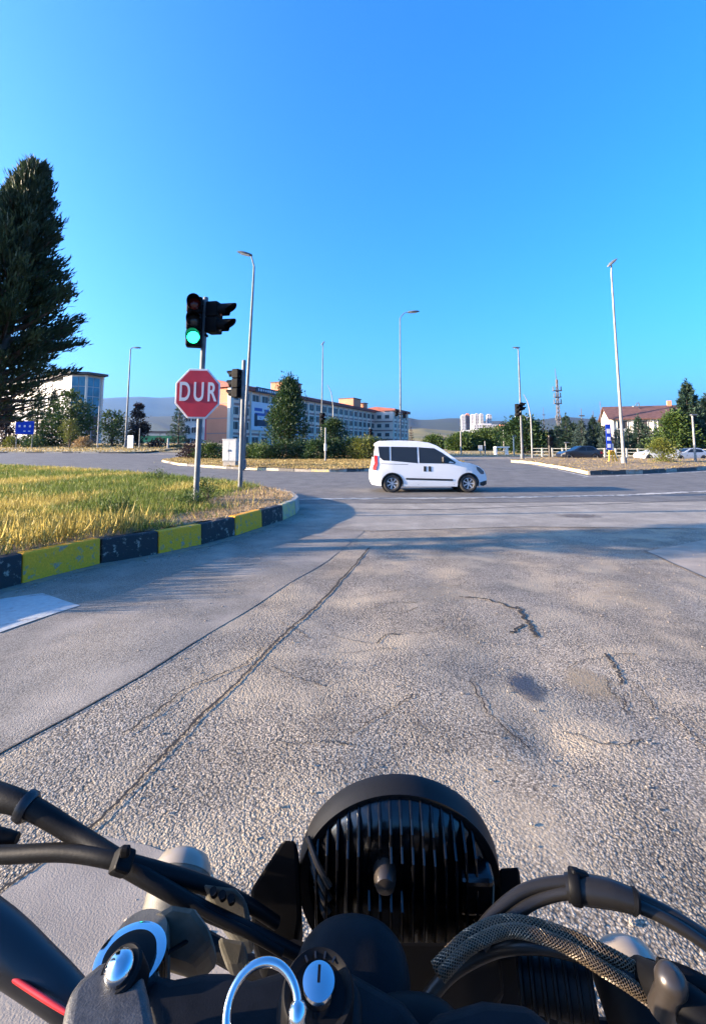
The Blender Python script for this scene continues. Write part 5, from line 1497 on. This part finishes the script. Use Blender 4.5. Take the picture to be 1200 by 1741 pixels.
BMB().lathe([(.011, -.015), (.0105, -.036), (.0085, -.043), (0, -.045)], 20, HM @ Matrix.Translation((-.016 * sgx, RH * .42, 0))).build('plug_boss', M_bronze, shell, smooth=True)
q = HM @ Vector((RH * .70 * sgx, RH * .18, -.020))
BMB().box(q, (.034, .040, .024), HM.to_3x3()).build('junction_box', M_gloss, shell, bevel=.006, seg=3)
for a in (38, 92, 142, 8, 172):
    p = Matrix.Translation((RH * .90 * math.cos(R(a)), RH * .90 * math.sin(R(a)), .001))
    BMB().lathe([(.0028, .002), (.0028, -.004), (0, -.005)], 10, HM @ p).build('screw', M_lamp, shell)
for k in range(4):
    a = HM @ Vector((-RH * (.90 - .02 * k) * sgx, RH * (.50 - .15 * k), -.006)); b = HM @ Vector((-RH * .66 * sgx, RH * (.28 - .13 * k), -.032))
    BMB().tube([a, a.lerp(b, .5) - ax * .004, b], .0028, 8, smooth=4).build('inlet_rib', M_sleeve, shell, smooth=True)
# brackets either side of the headlight
def slab(px_poly, Y, th, name, m, parent=None, bevel=.004):
    pts = [at(px, py, Y) for px, py in px_poly]
    return BMB().prism(pts, Vector((0, .5, -.85)) * th).build(name, m, parent or bike, bevel=bevel)
slab([(424, 1512), (480, 1426), (506, 1428), (512, 1560), (500, 1640), (440, 1640), (428, 1600)], .50, .05, 'headlight_bracket', M_mblack)
slab([(846, 1474), (880, 1472), (886, 1480), (888, 1512), (878, 1640), (838, 1640)], .51, .05, 'headlight_bracket', M_mblack)
slab([(520, 1590), (560, 1600), (820, 1600), (846, 1566), (860, 1690), (800, 1760), (520, 1760)], .43, .04, 'black_fill', M_mblack)  # plain black slab that fills the black area below the headlight

# fork crown: alloy yoke with chrome fork caps
def yoke(px_poly, z, th, name, m, bevel=.006, dz_=None):
    pts = [atz(px, py, z + (dz_[i] if dz_ else 0)) for i, (px, py) in enumerate(px_poly)]
    return BMB().prism(pts, (0, 0, -th)).build(name, m, bike, bevel=bevel, seg=4, smooth=True)
ZY = 1.245
yoke([(90, 1860), (104, 1742), (114, 1686), (134, 1660), (168, 1632), (206, 1618), (240, 1630), (256, 1690), (270, 1760), (290, 1860)], ZY, .030, 'fork_yoke', M_grey, .006)
u = unit_px(1652, .305)
cap_c = atz(206, 1654, ZY)
CM = frame(cap_c, (-.22, -.30, .93))
BMB().lathe([(36 * u, -.012), (36 * u, .0015), (32 * u, .003), (27 * u, .0025)], 36, CM).build('cap_seat', M_mblack, bike, smooth=True)
BMB().lathe([(25 * u, -.006), (25 * u, .004), (22 * u, .0065), (14 * u, .0085), (0, .0093)], 40, CM).build('fork_cap', M_chrome, bike, smooth=True)
tc = at(222, 1622, .350); u = unit_px(1622, .35)
TM = frame(tc, (0.0, -.02, 1))
BMB().lathe([(60 * u, -.16), (60 * u, -.006), (57 * u, -.001), (48 * u, .0)], 56, TM).build('fork_tube', M_chrome, bike, smooth=True)
BMB().lathe([(43 * u, -.004), (42 * u, .003), (26 * u, .006), (0, .0065)], 40, TM @ Matrix.Translation((4 * u, -13 * u, .0012))).build('fork_plug', M_mblack, bike, smooth=True)
tc2 = at(238, 1592, .372)
BMB().lathe([(56 * u, -.16), (50 * u, -.004), (46 * u, .0)], 40, frame(tc2, (0, -.1, 1))).build('fork_collar', M_yoke, bike, smooth=True)
slab([(250, 1556), (291, 1534), (330, 1540), (352, 1570), (366, 1606), (330, 1640), (262, 1620)], .385, .04, 'bar_clamp', M_yoke, bevel=.006)
slab([(340, 1500), (400, 1508), (420, 1530), (430, 1600), (402, 1604), (366, 1552)], .46, .03, 'lamp_mount', M_yoke, bevel=.004)
slab([(366, 1590), (420, 1600), (412, 1640), (384, 1640)], .42, .03, 'lamp_mount', M_yoke, bevel=.004)
for k in range(3):
    p = at(364 + 15 * k, 1521 + 6 * k, .455)
    BMB().lathe([(.0032, 0), (.0032, .006), (0, .006)], 14, frame(p, (0, -.5, .85))).build('mount_hole', M_mblack, bike)
# dark crown cover with a round boss, and the ignition lock
def blob(c, rad, name, m, parent=None, tilt=0, n=40, sq=2.4):
    vs, fs = [], []; rows = 18
    f = lambda v: math.copysign(abs(v) ** (2 / sq), v)
    for i in range(rows + 1):
        ph = -math.pi / 2 + math.pi * i / rows
        for k in range(n):
            a = 2 * math.pi * k / n
            v = Vector((rad[0] * f(math.cos(ph)) * f(math.cos(a)), rad[1] * f(math.cos(ph)) * f(math.sin(a)), rad[2] * f(math.sin(ph))))
            vs.append(Vector(c) + Matrix.Rotation(tilt, 3, 'X') @ v)
    for i in range(rows):
        for k in range(n): fs.append((i * n + k, i * n + (k + 1) % n, (i + 1) * n + (k + 1) % n, (i + 1) * n + k))
    return BMB().add(vs, fs).build(name, m, parent or bike, smooth=True)
u = unit_px(1650, .37)
blob(at(598, 1672, .372), (100 * u, 84 * u, 58 * u), 'crown_boss', M_matte, tilt=R(22), sq=2.2)
yoke([(236, 1634), (300, 1650), (352, 1640), (392, 1640), (430, 1652), (470, 1640), (520, 1622), (600, 1640), (690, 1690), (720, 1730), (740, 1860), (260, 1860)], 1.205, .05, 'crown_plate', M_matte, .010)
yoke([(470, 1690), (498, 1640), (540, 1622), (588, 1636), (616, 1680), (616, 1740), (600, 1860), (470, 1860)], 1.222, .03, 'lock_plate', M_matte, .006)
yoke([(655, 1860), (690, 1752), (740, 1706), (816, 1684), (900, 1690), (958, 1744), (1000, 1860)], 1.215, .05, 'crown_wing', M_matte, .012)
blob(at(700, 1800, .33), (90 * u, 60 * u, 60 * u), 'crown_cover', M_mblack, tilt=R(14))
il = at(541, 1684, .292); IM = frame(il, (.05, -.22, .97)); u = unit_px(1684, .29)
BMB().lathe([(62 * u, -.03), (62 * u, -.002), (58 * u, .0), (52 * u, -.001), (46 * u, -.003), (40 * u, -.003)], 48, IM).build('ignition_bezel', M_mblack, bike, smooth=True)
lk = BMB().lathe([(30 * u, -.006), (30 * u, .004), (27 * u, .0062), (16 * u, .0074), (0, .0078)], 36, IM).build('ignition_lock', M_chrome, bike, smooth=True)
BMB().box(IM @ Vector((.0, .002, .0078)), (.0016, .007, .0012), IM.to_3x3()).build('key_slot', M_mblack, lk)
for k in range(4):      # worn embossed marks above the lock: plain bars
    a = R(60 + 20 * k); BMB().box(IM @ Vector((49 * u * math.cos(a), 49 * u * math.sin(a), -.001)), (.0032, .0010, .0008), IM.to_3x3() @ Matrix.Rotation(a, 3, 'Z')).build('embossed_mark', M_tank, bike)

# key ring hanging from the lock, resting on the crown cover
kc = at(446, 1722, .262); u = unit_px(1722, .262)
kr = empty('key_ring', kc, 0, 'steel key ring with a ball joint lying by the ignition lock', 'key ring')
KM = frame((0, 0, 0), (0, -.66, .75))
rr_ = 60 * u
def ring_pts(r_, a0, a1, n_): return [KM @ Vector((r_ * math.cos(R(a0 + (a1 - a0) * i / n_)), r_ * .92 * math.sin(R(a0 + (a1 - a0) * i / n_)), 0)) for i in range(n_ + 1)]
MB().tube(ring_pts(rr_, 12, 300, 64), 7.4 * u, 16).build('ring', M_chrome, kr, smooth=True)
e0 = ring_pts(rr_, -4, 12, 2)[0]
MB().lathe([(0, -19 * u), (11 * u, -15 * u), (16 * u, -7 * u), (16 * u, 7 * u), (11 * u, 15 * u), (0, 19 * u)], 28, frame(e0, (0, .5, .8))).build('ball_joint', M_chrome, kr, smooth=True)
MB().tube([e0, e0 + Vector((.001, -.010, -.010)), e0 + Vector((.0, -.026, -.026))], 6 * u, 12).build('shank', M_chrome, kr, smooth=True)

# handlebar, cables and hoses: control points with their half width in photograph pixels
def pipe(name, pp, m, parent=None, n=14, sm=8):
    return BMB().tube([at(*p[:3]) for p in pp], [p[3] * unit_px(p[1], p[2]) for p in pp], n, smooth=sm).build(name, m, parent or bike, smooth=True)
pipe('clutch_cable', [(-120, 1334, .52, 20.6), (-20, 1352, .50, 20.6), (48, 1372, .49, 16.3), (130, 1420, .48, 14.6), (205, 1467, .46, 14.6), (280, 1512, .45, 12.9), (350, 1550, .45, 12.0), (440, 1590, .45, 10.3), (520, 1630, .46, 9.5)], M_rubber)
p = at(46, 1372, .49); q = at(130, 1420, .48); u = unit_px(1372, .49)
BMB().lathe([(19 * u, -9 * u), (23 * u, -7 * u), (23.5 * u, 3 * u), (19 * u, 9 * u)], 24, frame(p, q - p)).build('cable_collar', M_tank, bike, smooth=True)
pipe('brake_cable', [(-140, 1454, .49, 13.8), (0, 1454, .48, 12.9), (110, 1450, .47, 12.9), (190, 1462, .46, 12.9), (260, 1482, .46, 14.6), (330, 1500, .465, 12.9), (400, 1526, .475, 10.3), (470, 1570, .49, 9.5)], M_rubber)
p = at(208, 1466, .445); u = unit_px(1466, .445)
BMB().box(p, (30 * u, 34 * u, 30 * u), frame(p, (.7, .3, -.5)).to_3x3()).build('cable_clip', M_mblack, bike, bevel=.003)
BMB().box(at(213, 1448, .44), (16 * u, 12 * u, 16 * u)).build('clip_tab', M_mblack, bike, bevel=.002)
pipe('thin_wire', [(240, 1492, .455, 6.9), (300, 1520, .45, 6.9), (350, 1552, .445, 6.9), (430, 1592, .44, 6.9), (480, 1620, .44, 6.9)], M_mblack, n=10)
pipe('lever_tip', [(-60, 1412, .50, 14), (0, 1424, .50, 13), (30, 1426, .50, 8)], M_mblack)
pipe('loose_wire', [(346, 1574, .40, 3.2), (330, 1592, .39, 3.2), (300, 1612, .38, 3.2), (270, 1630, .37, 3.2)], M_mblack, n=8)
pipe('handlebar', [(-260, 1440, .36, 44), (-120, 1522, .35, 42), (-10, 1596, .34, 40), (60, 1652, .335, 35), (120, 1704, .33, 30), (180, 1770, .33, 26)], M_tank, n=24)
pipe('red_strip', [(-40, 1622, .334, 4.5), (40, 1676, .322, 4.5), (80, 1702, .316, 4.5), (112, 1722, .312, 4)], M_redp)
# right side
pipe('throttle_cable', [(800, 1606, .42, 9.5), (838, 1556, .43, 9.5), (894, 1514, .435, 9.5), (968, 1501, .43, 9.5), (1040, 1514, .42, 10.3), (1100, 1536, .41, 10.3), (1160, 1568, .40, 10.3), (1230, 1616, .39, 10.3), (1320, 1690, .38, 10.3)], M_sleeve)
pipe('throttle_cable', [(822, 1612, .42, 9.5), (864, 1566, .425, 9.5), (912, 1532, .43, 9.5), (972, 1518, .425, 9.5), (1040, 1528, .415, 9.5), (1100, 1548, .405, 9.5), (1160, 1580, .395, 9.5), (1230, 1628, .385, 9.5)], M_sleeve)
pipe('cable_boot', [(962, 1509, .422, 19), (1000, 1514, .417, 21), (1040, 1521, .412, 20), (1080, 1534, .407, 17)], M_sleeve)
p = at(978, 1508, .42); u = unit_px(1508, .42)
BMB().lathe([(23 * u, -9 * u), (25 * u, -6 * u), (25 * u, 6 * u), (23 * u, 9 * u)], 24, frame(p, at(1040, 1521, .41) - p)).build('boot_clip', M_mblack, bike, smooth=True)
BMB().box(at(985, 1488, .42), (30 * u, 14 * u, 14 * u), frame(p, (.3, .1, 1)).to_3x3()).build('clip_tab', M_mblack, bike, bevel=.002)
p = at(1078, 1533, .407); q = at(1100, 1542, .405); BMB().lathe([(17 * u, -5 * u), (19 * u, 0), (15 * u, 5 * u)], 20, frame(p, q - p)).build('boot_end', M_mblack, bike, smooth=True)
def braided(pp, wpx):
    o = pipe('braided_hose', [(*p, wpx * .92) for p in pp], M_mblack)
    pts = [at(*p) for p in pp]; rad = wpx * unit_px(pp[2][1], pp[2][2]); q = []
    for i in range(len(pts) - 1):
        p0, p1, p2, p3 = pts[max(i - 1, 0)], pts[i], pts[i + 1], pts[min(i + 2, len(pts) - 1)]
        for k in range(28):
            t = k / 28; q.append(.5 * ((2 * p1) + (p2 - p0) * t + (2 * p0 - 5 * p1 + 4 * p2 - p3) * t * t + (3 * p1 - p0 - 3 * p2 + p3) * t ** 3))
    s = BMB(); up = None; arc = 0; fr = []
    for i, p in enumerate(q):
        d = (q[min(i + 1, len(q) - 1)] - q[max(i - 1, 0)]).normalized()
        if up is None: up = d.orthogonal().normalized()
        up = (up - d * up.dot(d)).normalized(); fr.append((p, up, d.cross(up), arc))
        if i + 1 < len(q): arc += (q[i + 1] - p).length
    nb = 11
    for sg in (-1, 1):
        for k in range(nb):
            path = [p + (u_ * math.cos(a) + w * math.sin(a)) * rad * (1.0 + .06 * sg * math.cos(nb * a)) for p, u_, w, ar in fr for a in [2 * math.pi * k / nb + sg * ar / rad * .95]]
            s.tube(path, rad * .085, 4, caps=False)
    tag(s.build('braid', M_braid, o, smooth=True), kind='stuff')
braided([(740, 1650, .41), (790, 1600, .415), (846, 1572, .42), (900, 1574, .415), (960, 1592, .41), (1020, 1618, .40), (1090, 1656, .395), (1150, 1694, .39)], 10)
braided([(750, 1660, .40), (800, 1610, .405), (860, 1584, .41), (910, 1590, .405), (965, 1612, .40), (1020, 1645, .39), (1070, 1676, .385), (1120, 1712, .38)], 9)
pipe('brake_hose', [(700, 1740, .41, 12), (760, 1660, .42, 12), (830, 1618, .42, 12), (890, 1608, .41, 12), (950, 1614, .405, 12), (1010, 1634, .40, 12), (1090, 1676, .39, 12), (1150, 1722, .38, 12)], M_sleeve)
# ribbed riser boot and bar to the right
rp = [at(880 + 26 * k, 1664 + 5 * k, .42 - .003 * k) for k in range(6)]; u = unit_px(1664, .42)
rb = BMB().tube(rp, [34 * u, 35 * u, 36 * u, 37 * u, 38 * u, 38 * u], 24).build('riser_boot', M_rubber, bike, smooth=True)
for k in range(7):
    p = rp[0].lerp(rp[-1], .05 + .9 * k / 6)
    BMB().lathe([(34 * u, -5 * u), (41 * u, -2 * u), (41 * u, 2 * u), (34 * u, 5 * u)], 28, frame(p, rp[-1] - rp[0])).build('boot_ring', M_rubber, rb, smooth=True)
slab([(700, 1700), (790, 1640), (880, 1620), (1000, 1640), (1010, 1700), (920, 1760), (700, 1760)], .45, .04, 'lower_crown', M_mblack)
pipe('handlebar', [(1090, 1660, .40, 24), (1140, 1690, .37, 28), (1200, 1736, .355, 32), (1300, 1820, .34, 36)], M_mblack, n=22)
p = at(1140, 1672, .360); u = unit_px(1672, .36)
BMB().lathe([(0, 26 * u), (14 * u, 23 * u), (23 * u, 13 * u), (25 * u, 0), (20 * u, -16 * u), (22 * u, -60 * u)], 28, frame(p, (.15, -.25, .95))).build('hose_joint', M_bronze, bike, smooth=True)
pipe('hose_union', [(1120, 1650, .38, 16), (1170, 1668, .375, 17), (1240, 1700, .37, 15)], M_mblack)
# small front turn signals: dark cup with a pale lens, left and right
for px, py, Yd, wpx, tilt, mc in ((306, 1498, .62, 50, .55, M_yoke), (1066, 1660, .48, 57, .55, M_mblack)):
    c = at(px, py, Yd); r_ = wpx * unit_px(py, Yd); M = frame(c, (0, .86, tilt))
    ts_ = BMB().lathe([(0, -r_ * 1.6), (r_ * .7, -r_ * 1.5), (r_ * .95, -r_ * .8), (r_ * 1.0, .004)], 36, M).build('turn_signal', mc, bike, smooth=True)
    BMB().lathe([(r_ * 1.0, .0045), (r_ * .97, r_ * .3), (r_ * .8, r_ * .6), (r_ * .4, r_ * .78), (0, r_ * .82)], 36, M).build('lens', M_pale, ts_, smooth=True)
    BMB().tube([c + Vector((0, -.02, -.03)), Vector((.05, .52, c.z - .07))], .010, 10).build('stalk', M_mblack, ts_)

# what the frame does not reach: fork legs, front wheel, mudguard, tank and seat carry the rest
wc = Vector((.05, .86, .31))
for sx in (-.105, .105):
    BMB().tube([Vector((.05 + sx, .47, 1.08)), Vector((.05 + sx, .63, .72)), wc + Vector((sx, 0, 0))], [.022, .022, .026], 16).build('fork_leg', M_mblack, bike, smooth=True)
MX = Matrix.Translation(wc) @ Matrix.Rotation(R(90), 4, 'Y')
wh = BMB().lathe([(.235, -.05), (.28, -.06), (.305, -.035), (.312, 0), (.305, .035), (.28, .06), (.235, .05)], 40, MX).build('wheel', M_tyre, bike, smooth=True)
BMB().lathe([(.24, -.05), (.225, -.045), (.225, .045), (.24, .05)], 36, MX).build('rim', M_alloy, wh, smooth=True)
for k in range(6):
    a = 2 * math.pi * k / 6; BMB().tube([wc, wc + Vector((0, math.cos(a), math.sin(a))) * .23], .012, 6).build('spoke', M_alloy, wh)
mg = [wc + Vector((0, math.cos(R(a)) * .34, math.sin(R(a)) * .34)) for a in range(50, 175, 12)]
gd = BMB()
for a, b in zip(mg, mg[1:]): gd.prism([a + Vector((-.06, 0, 0)), a + Vector((.06, 0, 0)), b + Vector((.06, 0, 0)), b + Vector((-.06, 0, 0))], (a - wc).normalized() * .006)
gd.build('mudguard', M_mblack, bike)
blob(Vector((.0, .05, 1.02)), (.15, .20, .13), 'fuel_tank', M_gloss, tilt=R(6), sq=2.6)
blob(Vector((0, -.42, .86)), (.14, .32, .07), 'seat', M_rubber, sq=3)
BMB().box((0, .1, .58), (.22, .46, .38)).build('engine', M_grey, bike, bevel=.05)
rw = Vector((0, -.62, .31)); MX = Matrix.Translation(rw) @ Matrix.Rotation(R(90), 4, 'Y')
w2 = BMB().lathe([(.235, -.065), (.28, -.075), (.305, -.045), (.312, 0), (.305, .045), (.28, .075), (.235, .065)], 40, MX).build('wheel', M_tyre, bike, smooth=True)
BMB().lathe([(.0, -.02), (.235, -.05), (.235, .05), (0, .02)], 30, MX).build('rim', M_alloy, w2)
BMB().tube([Vector((0, .25, .95)), Vector((0, -.2, .45)), rw], .03, 8).build('frame_beam', M_mblack, bike)
BMB().tube([Vector((0, .30, 1.1)), Vector((0, .2, .6)), Vector((0, -.3, .8)), Vector((0, -.7, .85))], .025, 8).build('frame_beam', M_mblack, bike)
